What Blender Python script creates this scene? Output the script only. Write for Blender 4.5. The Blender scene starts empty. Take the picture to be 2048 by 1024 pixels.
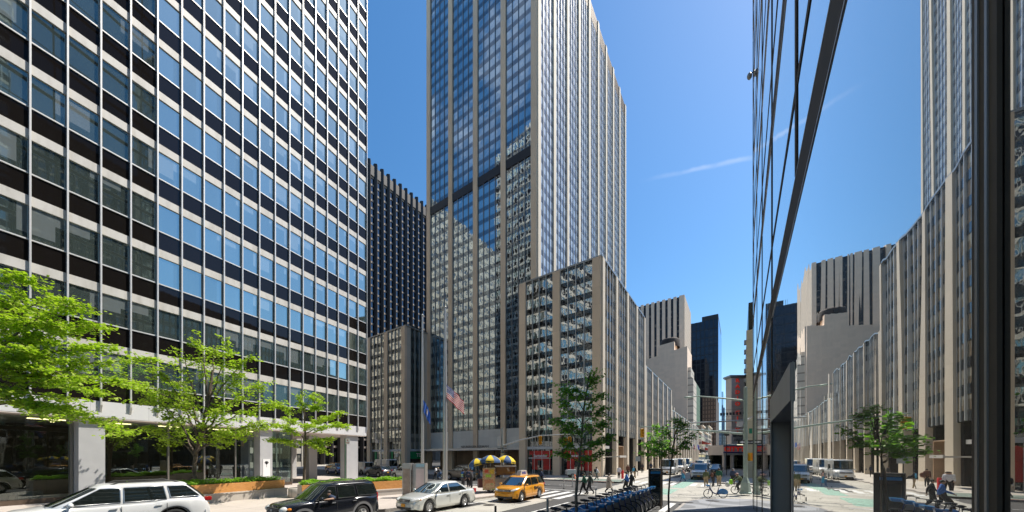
import bpy, bmesh, math, random
from mathutils import Vector, Matrix
random.seed(7)
R = math.radians
sc = bpy.context.scene
col = sc.collection
# ---------------------------------------------------------------- camera
CH = 3.0; FX = 663.0; HZ = 913.0
cd = bpy.data.cameras.new('camera'); cam = bpy.data.objects.new('camera', cd); col.objects.link(cam)
cam.location = (0, 0, CH); cam.rotation_euler = (R(90), 0, 0)
cd.sensor_width = 36; cd.lens = 36 * FX / 2048; cd.shift_y = (HZ - 512) / 2048
cd.clip_start = 0.05; cd.clip_end = 3000
sc.camera = cam
# ---------------------------------------------------------------- sun and sky
SAZ = (0.951, 0.310); SEL = 58.0
sv = Vector((SAZ[0] * math.cos(R(SEL)), SAZ[1] * math.cos(R(SEL)), math.sin(R(SEL)))).normalized()
sl = bpy.data.lights.new('sun', 'SUN'); sun = bpy.data.objects.new('sun', sl); col.objects.link(sun)
sl.energy = 4.2; sl.angle = R(0.53); sl.color = (1, .935, .83)
sun.rotation_euler = (-sv).to_track_quat('-Z', 'Y').to_euler()
w = bpy.data.worlds.new('World'); sc.world = w; w.use_nodes = True
nt = w.node_tree; N = nt.nodes; L = nt.links
for n in list(N): N.remove(n)
wo = N.new('ShaderNodeOutputWorld'); bg = N.new('ShaderNodeBackground')
sky = N.new('ShaderNodeTexSky'); sky.sky_type = 'NISHITA'; sky.sun_disc = False
sky.sun_elevation = R(SEL); sky.sun_rotation = math.atan2(SAZ[0], SAZ[1])
sky.altitude = 0; sky.air_density = 1.15; sky.dust_density = .5; sky.ozone_density = 2.6
bg.inputs['Strength'].default_value = 0.118
tc = N.new('ShaderNodeTexCoord')
def wm(op, a, b=None, c=None):
    n = N.new('ShaderNodeMath'); n.operation = op
    for i, v in enumerate((a, b, c)):
        if v is None: continue
        if isinstance(v, (int, float)): n.inputs[i].default_value = v
        else: L.new(v, n.inputs[i])
    return n.outputs[0]
def wdot(v):
    n = N.new('ShaderNodeVectorMath'); n.operation = 'DOT_PRODUCT'
    L.new(tc.outputs['Generated'], n.inputs[0]); n.inputs[1].default_value = v
    return n.outputs['Value']
def wstep(v, lo, hi):
    n = N.new('ShaderNodeMapRange'); n.interpolation_type = 'SMOOTHSTEP'
    L.new(v, n.inputs[0]); n.inputs[1].default_value = lo; n.inputs[2].default_value = hi
    return n.outputs[0]
# the aircraft trail: a thin arc of cloud high in the sky
v1 = Vector((.371, 1, .8265)).normalized(); v2 = Vector((.703, 1, .897)).normalized()
tn = v1.cross(v2).normalized(); tm = tn.cross(v1).normalized()
ns = N.new('ShaderNodeTexNoise'); ns.inputs['Scale'].default_value = 16; ns.inputs['Detail'].default_value = 6
L.new(tc.outputs['Generated'], ns.inputs['Vector'])
dev = wm('ADD', wdot(tn), wm('MULTIPLY', wm('SUBTRACT', ns.outputs[0], .5), .012))
along = wdot(tm)
trail = wm('MULTIPLY', wm('SUBTRACT', 1, wstep(wm('ABSOLUTE', dev), 0.0005, 0.0058)), wm('MULTIPLY', wstep(along, 0.0, .14), wm('SUBTRACT', 1, wstep(along, .25, .62))))
trail = wm('MULTIPLY', trail, wstep(ns.outputs[0], .25, .75))
# soft clouds low on the side away from the sun (seen only in reflections)
nc = N.new('ShaderNodeTexNoise'); nc.inputs['Scale'].default_value = 5; nc.inputs['Detail'].default_value = 7; nc.inputs['Roughness'].default_value = .55
L.new(tc.outputs['Generated'], nc.inputs['Vector'])
cl = wm('MULTIPLY', wstep(nc.outputs[0], .42, .60), wstep(wdot(tuple(Vector((-.63, -.07, .775)).normalized())), .975, .995))
mx = N.new('ShaderNodeMixRGB'); L.new(wm('MINIMUM', wm('ADD', wm('MULTIPLY', trail, .22), wm('MULTIPLY', cl, .9)), 1), mx.inputs[0])
hs = N.new('ShaderNodeHueSaturation'); hs.inputs['Saturation'].default_value = 1.28; hs.inputs['Hue'].default_value = .497
L.new(sky.outputs[0], hs.inputs['Color'])
L.new(hs.outputs[0], mx.inputs[1]); mx.inputs[2].default_value = (7.0, 7.1, 7.4, 1)
L.new(mx.outputs[0], bg.inputs[0]); L.new(bg.outputs[0], wo.inputs[0])
sc.view_settings.view_transform = 'Standard'; sc.view_settings.look = 'None'
sc.view_settings.exposure = 0.62; sc.view_settings.gamma = 1; sc.view_settings.use_curve_mapping = False
sc.render.engine = 'CYCLES'
sc.cycles.caustics_reflective = False; sc.cycles.caustics_refractive = False
sc.cycles.max_bounces = 8; sc.cycles.glossy_bounces = 5; sc.cycles.diffuse_bounces = 3; sc.cycles.transparent_max_bounces = 10
sc.cycles.sample_clamp_indirect = 6
try:
    sc.cycles.use_denoising = True
except Exception: pass

# ---------------------------------------------------------------- helpers
def gp(px, py, z=0.0):
    Y = FX * (CH - z) / (py - HZ); return Vector(((px - 1024) / FX * Y, Y, z))
def pt(px, py, Y): return Vector(((px - 1024) / FX * Y, Y, CH + (HZ - py) / FX * Y))
def V2(a): return Vector((a[0], a[1], 0))
D = Vector((.5667, .8239, 0)); E = Vector((-.8239, .5667, 0)); NN = -E   # street, across, towards the right
def nd(n, d, z=0): return Vector((.8239 * n + .5667 * d, -.5667 * n + .8239 * d, z))
SRC = {}
class MB:
    def __init__(s): s.v = []; s.f = []; s.m = []; s.sm = []; s.T = Matrix.Identity(4)
    def add(s, vs, fs, mi=0, smooth=False):
        b = len(s.v)
        for p in vs: s.v.append(s.T @ Vector(p))
        for f in fs: s.f.append([b + i for i in f]); s.m.append(mi); s.sm.append(smooth)
    def quad(s, a, b, c, d, mi=0): s.add([a, b, c, d], [(0, 1, 2, 3)], mi)
    def poly(s, pts, mi=0): s.add(pts, [tuple(range(len(pts)))], mi)
    def box(s, c, d, mi=0, M=None):
        x, y, z = d[0] / 2, d[1] / 2, d[2] / 2
        vs = [Vector((i * x, j * y, k * z)) for i in (-1, 1) for j in (-1, 1) for k in (-1, 1)]
        if M: vs = [M @ v for v in vs]
        vs = [v + Vector(c) for v in vs]
        s.add(vs, [(0, 1, 3, 2), (4, 6, 7, 5), (0, 4, 5, 1), (2, 3, 7, 6), (0, 2, 6, 4), (1, 5, 7, 3)], mi)
    def obox(s, o, u, n, s0, s1, w0, w1, z0, z1, mi=0):
        # box in a facade frame: along u, outward n
        P = lambda a, b, z: o + u * a + n * b + Vector((0, 0, z))
        vs = [P(a, b, z) for a in (s0, s1) for b in (w0, w1) for z in (z0, z1)]
        s.add(vs, [(0, 1, 3, 2), (4, 6, 7, 5), (0, 4, 5, 1), (2, 3, 7, 6), (0, 2, 6, 4), (1, 5, 7, 3)], mi)
    def tube(s, pts, rs, n=8, mi=0, caps=True, smooth=True):
        pts = [Vector(p) for p in pts]
        if isinstance(rs, (int, float)): rs = [rs] * len(pts)
        vs = []; a = None
        for i, p in enumerate(pts):
            t = (pts[min(i + 1, len(pts) - 1)] - pts[max(i - 1, 0)])
            if t.length < 1e-9: t = Vector((0, 0, 1))
            t.normalize()
            if a is None: a = t.orthogonal().normalized()
            a = (a - t * a.dot(t))
            if a.length < 1e-6: a = t.orthogonal()
            a.normalize(); b = t.cross(a)
            for k in range(n):
                q = 2 * math.pi * k / n; vs.append(p + (a * math.cos(q) + b * math.sin(q)) * rs[i])
        fs = []
        for i in range(len(pts) - 1):
            for k in range(n): fs.append((i * n + k, i * n + (k + 1) % n, (i + 1) * n + (k + 1) % n, (i + 1) * n + k))
        s.add(vs, fs, mi, smooth)
        if caps:
            s.add(vs[:n][::-1], [tuple(range(n))], mi); s.add(vs[-n:], [tuple(range(n))], mi)
    def lathe(s, prof, c=(0, 0, 0), n=16, mi=0, M=None, smooth=True):
        vs = []
        for r, z in prof:
            for k in range(n):
                q = 2 * math.pi * k / n; v = Vector((r * math.cos(q), r * math.sin(q), z))
                if M: v = M @ v
                vs.append(v + Vector(c))
        fs = [(i * n + k, i * n + (k + 1) % n, (i + 1) * n + (k + 1) % n, (i + 1) * n + k) for i in range(len(prof) - 1) for k in range(n)]
        s.add(vs, fs, mi, smooth)
    def ell(s, c, r, n=10, mi=0, M=None):
        m = max(4, n // 2); vs = []; fs = []
        for i in range(m + 1):
            t = math.pi * i / m
            for k in range(n):
                q = 2 * math.pi * k / n
                v = Vector((r[0] * math.sin(t) * math.cos(q), r[1] * math.sin(t) * math.sin(q), r[2] * math.cos(t)))
                if M: v = M @ v
                vs.append(v + Vector(c))
        for i in range(m):
            for k in range(n): fs.append((i * n + k, (i + 1) * n + k, (i + 1) * n + (k + 1) % n, i * n + (k + 1) % n))
        s.add(vs, fs, mi, True)
    def prism(s, outline, z0, z1, mi=0):
        n = len(outline); vs = [Vector((p[0], p[1], z0)) for p in outline] + [Vector((p[0], p[1], z1)) for p in outline]
        s.add(vs, [tuple(range(n))[::-1], tuple(range(n, 2 * n))] + [(i, (i + 1) % n, n + (i + 1) % n, n + i) for i in range(n)], mi)
    def ext(s, outline, a, b, f, mi=0):
        # extrude a closed 2-D outline between parameters a and b; f(x, z, t) -> point
        n = len(outline); vs = [f(p[0], p[1], a) for p in outline] + [f(p[0], p[1], b) for p in outline]
        s.add(vs, [tuple(range(n))[::-1], tuple(range(n, 2 * n))] + [(i, (i + 1) % n, n + (i + 1) % n, n + i) for i in range(n)], mi)
    def mesh(s, name, off=None):
        me = bpy.data.meshes.new(name); off = off or Vector((0, 0, 0))
        me.from_pydata([tuple(v - off) for v in s.v], [], s.f)
        me.polygons.foreach_set('material_index', s.m); me.polygons.foreach_set('use_smooth', s.sm); me.update()
        return me
def put(name, mb, mat, parent=None, off=None):
    # off: world offset to subtract when mb is in world coordinates and the parent stands at off
    if off is None: off = Vector(parent['_w']) if parent is not None and '_w' in parent else None
    me = mb.mesh(name, off)
    for m in (mat if isinstance(mat, (list, tuple)) else [mat]): me.materials.append(m)
    bm = bmesh.new(); bm.from_mesh(me); bmesh.ops.recalc_face_normals(bm, faces=bm.faces) if len(bm.faces) < 60000 and getattr(mb, 'rn', True) else None
    bm.to_mesh(me); bm.free()
    o = bpy.data.objects.new(name, me); col.objects.link(o)
    if parent is not None: o.parent = parent
    return o
def tag(o, label, cat, group=None, kind=None):
    if label: o['label'] = label
    if cat: o['category'] = cat
    if group: o['group'] = group
    if kind: o['kind'] = kind
    return o
def thing(name, label, cat, loc=(0, 0, 0), rz=0, group=None, world=False):
    o = bpy.data.objects.new(name, None); col.objects.link(o); o.location = loc; o.rotation_euler = (0, 0, rz)
    o.empty_display_size = .2
    if world: o['_w'] = tuple(loc)
    return tag(o, label, cat, group)
def struct(name, mb, mat):
    o = put(name, mb, mat); o['kind'] = 'structure'; return o
def copy_tree(o, parent=None, mats=None):
    c = o.copy(); col.objects.link(c)
    if parent is not None: c.parent = parent
    if mats and c.type == 'MESH':
        for i, m in enumerate(c.data.materials):
            if m and m.name in mats:
                c.material_slots[i].link = 'OBJECT'; c.material_slots[i].material = mats[m.name]
    for ch in list(o.children): copy_tree(ch, c, mats)
    return c
TXT = {}
def text_mesh(txt, size, depth, bold=0.0, sx=1.0, align='CENTER'):
    cu = bpy.data.curves.new('lettering', 'FONT'); cu.body = txt; cu.size = size; cu.extrude = depth; cu.offset = bold
    cu.align_x = align; cu.align_y = 'CENTER'; cu.resolution_u = 2
    ob = bpy.data.objects.new('lettering', cu); col.objects.link(ob)
    bpy.context.view_layer.update()
    me = bpy.data.meshes.new_from_object(ob.evaluated_get(bpy.context.evaluated_depsgraph_get()))
    bpy.data.objects.remove(ob); bpy.data.curves.remove(cu)
    if sx != 1:
        for v in me.vertices: v.co.x *= sx
    return me
def text(name, txt, size, pos, right, up, mat, parent, depth=.01, bold=0, sx=1, align='CENTER'):
    # pos, right, up in world coordinates (parent at _w without rotation) or in parent's own
    me = text_mesh(txt, size, depth, bold, sx, align)
    r = Vector(right).normalized(); u = Vector(up).normalized(); n = r.cross(u)
    M = Matrix((r, u, n)).transposed().to_4x4(); off = Vector(parent['_w']) if parent is not None and '_w' in parent else Vector((0, 0, 0))
    M.translation = Vector(pos) - off
    me.transform(M); me.materials.clear(); me.materials.append(mat)
    o = bpy.data.objects.new(name, me); col.objects.link(o)
    if parent is not None: o.parent = parent
    return o
# ---------------------------------------------------------------- materials
MATS = {}
class NT:
    def __init__(s, name):
        s.m = bpy.data.materials.new(name); s.m.use_nodes = True; s.n = s.m.node_tree.nodes; s.l = s.m.node_tree.links
        s.b = s.n['Principled BSDF']; s.out = s.n['Material Output']; s._p = None
    def new(s, t, **k):
        n = s.n.new(t)
        for a, b in k.items(): setattr(n, a, b)
        return n
    def pos(s):
        if s._p is None: s._p = s.new('ShaderNodeNewGeometry').outputs['Position']
        return s._p
    def obj(s): return s.new('ShaderNodeTexCoord').outputs['Object']
    def set(s, i, v):
        if hasattr(v, 'is_output') or hasattr(v, 'links'): s.l.new(v, i)
        elif isinstance(v, (tuple, list)) and len(v) == 3 and i.type == 'RGBA': i.default_value = (*v, 1)
        else: i.default_value = v
    def math(s, op, a, b=None, c=None):
        n = s.new('ShaderNodeMath', operation=op)
        for i, v in enumerate((a, b, c)):
            if v is not None: s.set(n.inputs[i], v)
        return n.outputs[0]
    def dot(s, v, p=None):
        n = s.new('ShaderNodeVectorMath', operation='DOT_PRODUCT'); s.l.new(p or s.pos(), n.inputs[0]); n.inputs[1].default_value = v; return n.outputs['Value']
    def noise(s, scale, detail=3, vec=None, rough=.5, stretch=None):
        n = s.new('ShaderNodeTexNoise'); n.inputs['Scale'].default_value = scale; n.inputs['Detail'].default_value = detail; n.inputs['Roughness'].default_value = rough
        v = vec or s.pos()
        if stretch:
            mp = s.new('ShaderNodeVectorMath', operation='MULTIPLY'); s.l.new(v, mp.inputs[0]); mp.inputs[1].default_value = stretch; v = mp.outputs[0]
        s.l.new(v, n.inputs['Vector']); return n.outputs[0]
    def ramp(s, v, stops):
        n = s.new('ShaderNodeValToRGB'); s.l.new(v, n.inputs[0]); e = n.color_ramp.elements
        while len(e) < len(stops): e.new(.5)
        for i, (p, c) in enumerate(stops): e[i].position = p; e[i].color = (*c, 1)
        return n.outputs[0]
    def mix(s, f, a, b, blend='MIX'):
        n = s.new('ShaderNodeMixRGB', blend_type=blend); s.set(n.inputs[0], f); s.set(n.inputs[1], a); s.set(n.inputs[2], b); return n.outputs[0]
    def bump(s, h, dist, strength=1.0):
        n = s.new('ShaderNodeBump'); n.inputs['Strength'].default_value = strength; n.inputs['Distance'].default_value = dist; s.l.new(h, n.inputs['Height']); return n.outputs[0]
    def white(s, vec):
        n = s.new('ShaderNodeTexWhiteNoise', noise_dimensions='3D'); s.l.new(vec, n.inputs['Vector']); return n.outputs['Value']
    def comb(s, x, y, z=0.0):
        n = s.new('ShaderNodeCombineXYZ'); s.set(n.inputs[0], x); s.set(n.inputs[1], y); s.set(n.inputs[2], z); return n.outputs[0]
    def p(s, color=None, rough=None, metal=None, **k):
        if color is not None: s.set(s.b.inputs['Base Color'], color)
        if rough is not None: s.set(s.b.inputs['Roughness'], rough)
        if metal is not None: s.set(s.b.inputs['Metallic'], metal)
        for a, v in k.items(): s.set(s.b.inputs[a.replace('_', ' ')], v)
        return s.m
def mat(name, color, rough=.6, metal=0.0, var=.12, scale=6, bump=0, **k):
    if name in MATS: return MATS[name]
    t = NT(name)
    if var:
        n = t.noise(scale, 4, t.obj()); c = t.ramp(n, [(.3, tuple(x * (1 - var) for x in color)), (.7, tuple(min(1, x * (1 + var)) for x in color))]); t.p(c, rough, metal, **k)
        if bump: t.l.new(t.bump(n, bump), t.b.inputs['Normal'])
    else: t.p(color, rough, metal, **k)
    MATS[name] = t.m; return t.m
def mirror_tint(name, tint, dark, refl0, refl1, blind=None, mod=None, bumpd=.004, bscale=1.1, stretch=None, rough=.02, u=None):
    # glass: dark room / blinds behind, mirror coat in front; blind = (probability, colour)
    t = NT(name); base = dark
    if mod:
        uu, mw, mh, z0 = mod
        cell = t.comb(t.math('FLOOR', t.math('DIVIDE', t.dot((uu.x, uu.y, 0)), mw)), t.math('FLOOR', t.math('DIVIDE', t.math('SUBTRACT', t.dot((0, 0, 1)), z0), mh)))
        wn = t.white(cell)
        if blind:
            frac = t.math('FRACT', t.math('DIVIDE', t.math('SUBTRACT', t.dot((0, 0, 1)), z0), mh))
            wn2 = t.white(t.comb(wn, 3.3, 1.7))
            down = t.math('GREATER_THAN', frac, t.math('ADD', .42, t.math('MULTIPLY', wn2, .5)))
            on = t.math('MULTIPLY', t.math('LESS_THAN', wn, blind[0]), down)
            nn = t.noise(.35, 2)
            base = t.mix(on, t.mix(nn, dark, tuple(x * 2.2 for x in dark)), blind[1])
    t.set(t.b.inputs['Base Color'], base) ; t.b.inputs['Roughness'].default_value = .6; t.b.inputs['Specular IOR Level'].default_value = 0.0
    g = t.new('ShaderNodeBsdfGlossy'); g.inputs['Roughness'].default_value = rough; g.inputs['Color'].default_value = (*tint, 1)
    if mod:
        t.l.new(t.mix(t.math('MULTIPLY', t.white(t.comb(t.math('FLOOR', t.math('DIVIDE', t.dot((uu.x, uu.y, 0)), mw)), t.math('FLOOR', t.math('DIVIDE', t.math('SUBTRACT', t.dot((0, 0, 1)), z0), mh)), 5.5)), .22), tint, tuple(x * .35 for x in tint)), g.inputs['Color'])
    lw = t.new('ShaderNodeLayerWeight'); lw.inputs['Blend'].default_value = .35
    f = t.math('ADD', refl0, t.math('MULTIPLY', lw.outputs['Facing'], refl1 - refl0))
    m = t.new('ShaderNodeMixShader'); t.l.new(f, m.inputs[0]); t.l.new(t.b.outputs[0], m.inputs[1]); t.l.new(g.outputs[0], m.inputs[2])
    t.l.new(m.outputs[0], t.out.inputs[0])
    if bumpd:
        nb = t.bump(t.noise(bscale, 1.5, stretch=stretch), bumpd); t.l.new(nb, g.inputs['Normal'])
    MATS[name] = t.m; return t.m
DL = Vector((.419, .908, 0)); NL = Vector((.908, -.419, 0))
def stone(name, c, u, pitch_u, pitch_z, line=.012, dark=.55, var=.1):
    t = NT(name)
    def ln(v, pitch, wd): 
        fr = t.math('FRACT', t.math('DIVIDE', v, pitch)); return t.math('LESS_THAN', fr, wd / pitch)
    j = t.math('MAXIMUM', ln(t.dot((u.x, u.y, 0)), pitch_u, line), ln(t.dot((0, 0, 1)), pitch_z, line))
    cell = t.white(t.comb(t.math('FLOOR', t.math('DIVIDE', t.dot((u.x, u.y, 0)), pitch_u)), t.math('FLOOR', t.math('DIVIDE', t.dot((0, 0, 1)), pitch_z))))
    n = t.noise(.7, 5, stretch=(1, 1, .3)); n2 = t.noise(14, 3)
    k = t.math('ADD', t.math('ADD', t.math('MULTIPLY', n, var * 2), t.math('MULTIPLY', n2, var * .8)), t.math('ADD', 1 - var * 1.8, t.math('MULTIPLY', cell, var * .8)))
    cc = t.new('ShaderNodeVectorMath', operation='SCALE'); cc.inputs[0].default_value = c; t.l.new(k, cc.inputs['Scale'])
    t.p(t.mix(t.math('MULTIPLY', j, 1 - dark), cc.outputs[0], tuple(x * .25 for x in c)), .75)
    t.l.new(t.bump(n2, .003), t.b.inputs['Normal'])
    MATS[name] = t.m; return t.m
M_lime = stone('limestone', (.84, .65, .46), E, 1.25, 2.45)  # unlit fronts: stone colour lightened and warmed to make up for shade
M_lime2 = stone('limestone_side', (.66, .57, .45), D, 1.0, 2.45)  # same stone on the sunlit sides, in its own tone
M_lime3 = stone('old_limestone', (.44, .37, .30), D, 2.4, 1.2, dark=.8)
M_lime4 = stone('old_limestone_front', (.84, .65, .49), E, 2.4, 1.2, dark=.8)  # faces turned from the sun, colour raised against the shade
M_alum = mat('pale_aluminium', (.72, .71, .69), .38, .35, .05, 3)
M_alumd = mat('grey_aluminium', (.34, .34, .33), .4, .6, .08, 3)
_t = NT('white_enamel_panel'); _n = _t.noise(2.2, 5, stretch=(1, 1, .25)); _n2 = _t.noise(.35, 2); _t.p(_t.mix(_t.math('MULTIPLY', _n2, .35), _t.ramp(_n, [(.3, (.50, .47, .42)), (.55, (.64, .61, .56)), (.8, (.68, .66, .61))]), (.55, .52, .47)), .5, 0); M_white = _t.m; MATS['white_enamel_panel'] = M_white
M_fascia = stone('white_fascia_panel', (.66, .655, .66), DL, 2.66, 40, dark=.35, var=.04)
M_column = mat('grey_column_cladding', (.53, .53, .54), .4, .15, .05, 1.5)
M_soffit = mat('soffit_plaster', (.62, .55, .50), .7, 0, .05, 1)
M_blackp = mirror_tint('black_spandrel_glass', (.5, .55, .62), (.012, .010, .009), .04, .12, bumpd=.001)
M_steel = mat('dark_bronze_metal', (.055, .048, .042), .42, .5, .1, 4)
M_dark = mat('dark_recess', (.012, .012, .013), .7, 0, .1)
M_black = mat('black_metal', (.02, .02, .022), .4, .3, .1)
M_conc = mat('pale_concrete', (.50, .47, .43), .8, 0, .1, 2.5, .003)
# ---------------------------------------------------------------- ground
def asphalt(name, base):
    t = NT(name); n = t.noise(.35, 6, rough=.62); n2 = t.noise(38, 3); n3 = t.noise(3.2, 4, stretch=(1, .35, 1))
    c = t.ramp(n, [(.28, tuple(x * .72 for x in base)), (.52, base), (.75, tuple(x * 1.35 for x in base))])
    c = t.mix(.35, c, t.ramp(n2, [(.3, (.03, .03, .03)), (.7, tuple(x * 1.9 for x in base))]))
    vo = t.new('ShaderNodeTexVoronoi', feature='DISTANCE_TO_EDGE'); vo.inputs['Scale'].default_value = .28
    dv = t.new('ShaderNodeVectorMath', operation='ADD'); t.l.new(t.pos(), dv.inputs[0]); nn = t.new('ShaderNodeTexNoise'); nn.inputs['Scale'].default_value = 1.2; t.l.new(t.pos(), nn.inputs['Vector']); t.l.new(nn.outputs['Color'], dv.inputs[1]); t.l.new(dv.outputs[0], vo.inputs['Vector'])
    c = t.mix(t.math('MULTIPLY', t.math('LESS_THAN', vo.outputs[0], .006), .6), c, (.02, .02, .02))
    st = t.math('GREATER_THAN', n3, .66)
    c = t.mix(t.math('MULTIPLY', st, .25), c, (.03, .028, .026))
    t.p(c, .85); t.l.new(t.bump(n2, .006), t.b.inputs['Normal']); return t.m
def paving(name, c, size, u=D, v=E, swirl=False):
    t = NT(name)
    a = t.math('DIVIDE', t.dot(tuple(u)), size); b = t.math('DIVIDE', t.dot(tuple(v)), size)
    j = t.math('MAXIMUM', t.math('LESS_THAN', t.math('FRACT', a), .018 / size), t.math('LESS_THAN', t.math('FRACT', b), .018 / size))
    cell = t.white(t.comb(t.math('FLOOR', a), t.math('FLOOR', b)))
    n = t.noise(.5, 6, rough=.6); n2 = t.noise(26, 3); sp = t.noise(4.5, 2)
    k = t.math('ADD', t.math('ADD', t.math('MULTIPLY', n, .35), t.math('MULTIPLY', n2, .14)), t.math('ADD', .68, t.math('MULTIPLY', cell, .12)))
    cc = t.new('ShaderNodeVectorMath', operation='SCALE'); t.l.new(k, cc.inputs['Scale'])
    if swirl:
        wv = t.noise(.16, 1.2); band = t.math('GREATER_THAN', t.math('SINE', t.math('MULTIPLY', wv, 34)), 0.1)
        t.l.new(t.mix(band, tuple(x * .62 for x in c), c), cc.inputs[0])
    else: cc.inputs[0].default_value = c
    cl = t.mix(t.math('MULTIPLY', t.math('GREATER_THAN', sp, .70), .4), cc.outputs[0], tuple(x * .45 for x in c))
    t.p(t.mix(t.math('MULTIPLY', j, .55), cl, (.06, .055, .05)), .8); t.l.new(t.bump(n2, .004), t.b.inputs['Normal']); return t.m
M_asph = asphalt('asphalt', (.075, .073, .07)); M_asph2 = asphalt('pale_sunlit_asphalt', (.42, .40, .35))  # the second is a paler copy for road lying in sun
M_pave = paving('plaza_paving', (.52, .46, .41), 1.5, DL, NL); M_pave2 = paving('pavement_flags', (.50, .46, .40), 1.5)
M_swirl = paving('two_tone_paving', (.30, .31, .33), 1.5, swirl=True)
M_kerb = mat('granite_kerb', (.36, .33, .30), .7, 0, .2, 5)
def worn_paint(name, c, wear=.5):
    t = NT(name); n = t.noise(6, 6, rough=.7); t.p(t.mix(t.math('MULTIPLY', t.math('GREATER_THAN', n, wear), .65), c, (.14, .135, .13)), .7); return t.m
M_paint = worn_paint('worn_white_road_paint', (.72, .72, .70), .56); M_green = worn_paint('green_lane_paint', (.30, .52, .41), .50)
M_dgreen = worn_paint('faded_green_paint', (.20, .27, .22), .5); M_red = worn_paint('red_kerb_paint', (.45, .12, .09), .5)
g = MB(); g.quad((-900, -300, -.02), (1300, -300, -.02), (1300, 1600, -.02), (-900, 1600, -.02)); struct('ground', g, M_asph)
g = MB()
g.poly([nd(-10.7, -6, 0), nd(-6.2, -6, 0), nd(-6.2, 12, 0), nd(-10.7, 12, 0)]); g.poly([nd(-10.7, 24.5, 0), nd(-2.0, 24.5, 0), nd(-2.0, 400, 0), nd(-10.7, 400, 0)]); g.poly([nd(-2.0, 27.9, 0), nd(60, 27.9, 0), nd(60, 42.9, 0), nd(-2.0, 42.9, 0)])
g.poly([nd(-15.6, -6, 0), nd(-10.7, -6, 0), nd(-10.7, 20.6, 0), nd(-15.6, 20.6, 0)])
struct('avenue', g, M_asph2)  # pale sheets only where sun falls, dark road left for the shade
def slab(name, pts, m, h=.13, kerb=True):
    g = MB(); g.poly([Vector((p[0], p[1], h)) for p in pts]); n = len(pts)
    for i in range(n): 
        a, b = pts[i], pts[(i + 1) % n]; g.quad((a[0], a[1], h), (b[0], b[1], h), (b[0], b[1], -.02), (a[0], a[1], -.02), 1)
        if kerb:
            a = Vector((a[0], a[1], 0)); b = Vector((b[0], b[1], 0)); t = (b - a)
            if t.length > .01:
                t.normalize(); q = Vector((t.y, -t.x, 0)) * .0
                nrm = Vector((-t.y, t.x, 0)) * .16
                g.quad(a + Vector((0, 0, h + .004)), b + Vector((0, 0, h + .004)), b + nrm + Vector((0, 0, h + .004)), a + nrm + Vector((0, 0, h + .004)), 1)
    return struct(name, g, [m, M_kerb])
# plaza in front of the left building (anticlockwise)
pc = gp(1062, 983)
plaza = [(-60, 6, 0), (-30, 13.5, 0), (-13.7, 16.6, 0), (-6.9, 18.05, 0), (-4.1, 21.2, 0), (-1.43, 24.2, 0), (pc.x - .8, pc.y - 1.6, 0), (pc.x, pc.y - .3, 0), (pc.x - .2, pc.y + .6, 0)]
q = Vector(plaza[-1]); plaza += [tuple(q + E * 40), tuple(q + E * 90), (-120, 60, 0)]
slab('plaza', plaza, M_pave)
# pavement round the limestone tower
cr = [nd(-10.7, 41.0), nd(-10.7, 400), nd(-60, 400), nd(-60, 60), nd(-170, 60), nd(-170, 37)]
arc = [nd(-14.7 + 4 * math.sin(a), 41.0 - 4 * math.cos(a)) for a in [R(x) for x in range(0, 91, 15)]]
slab('pavement', arc + cr[1:], M_pave2)
# pavement on this side, at the mirror glass building
arc = [nd(1.1 - 4.0 * math.cos(a), 23.3 + 4.2 * math.sin(a)) for a in [R(x) for x in range(0, 91, 10)]]
slab('pavement', ([nd(40, -30), nd(40, 27.5)] + arc[::-1] + [nd(-2.9, 22), nd(-2.9, -30)]), M_swirl)
slab('pavement', [nd(-2.0, 43), nd(60, 43), nd(60, 400), nd(-2.0, 400)], M_pave2)
# painted markings
g = MB()
def stripe(n0, n1, d0, d1, m=0, z=.004): g.quad(nd(n0, d0, z), nd(n1, d0, z), nd(n1, d1, z), nd(n0, d1, z), m)
for i in range(9): stripe(-20.0 + i * 1.12, -19.45 + i * 1.12, 21.0 - 0, 26.0)
for i in range(8): stripe(-10.3 + i * 1.0, -9.8 + i * 1.0, 38.2, 41.8)
for i in range(6): stripe(-3.7 + i * .0 - 0, -3.35, 19.4, 23.4) if i == 0 else None
stripe(-9.3, -9.15, 2, 20); stripe(-14.2, -14.05, 2, 20.2); stripe(-24, -4, 26.9, 27.15)
for i in range(6): stripe(-21 + i * 2.6, -19.4 + i * 2.6, 31.6, 31.72)
stripe(-11.2, -4.2, 36.6, 36.8)
for k in range(14): stripe(-7.4, -7.28, 46 + k * 9, 49 + k * 9)
struct('road_markings', g, M_paint)
g = MB()
for (n0, d0, a, b) in ((-14.6, 14, 1.3, 2.6), (-12.4, 17.5, .9, 1.6), (-9.0, 30, 1.6, 3.0), (-6.6, 38.8, 1.0, 4.0), (-8.5, 52, 1.4, 8), (-18, 30, 3.0, 1.0)): g.quad(nd(n0, d0, .002), nd(n0 + a, d0 + .1, .002), nd(n0 + a, d0 + b, .002), nd(n0 - .05, d0 + b, .002))
struct('road_patches', g, asphalt('fresh_asphalt', (.045, .045, .045)))
g = MB(); stripe(-7.1, -4.6, 28.3, 33.5, 0, .005); stripe(-5.6, -4.4, 35, 60, 0, .005); struct('bike_lane', g, M_green)
g = MB(); stripe(-19.5, -11.2, 37.6, 41.5, 0, .136); struct('painted_pavement', g, M_dgreen)
g = MB(); stripe(-18.5, -12.2, 37.15, 37.4, 0, .14); struct('red_kerb_line', g, M_red)
M_iron = mat('cast_iron', (.05, .045, .04), .6, .5, .3, 8)
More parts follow.
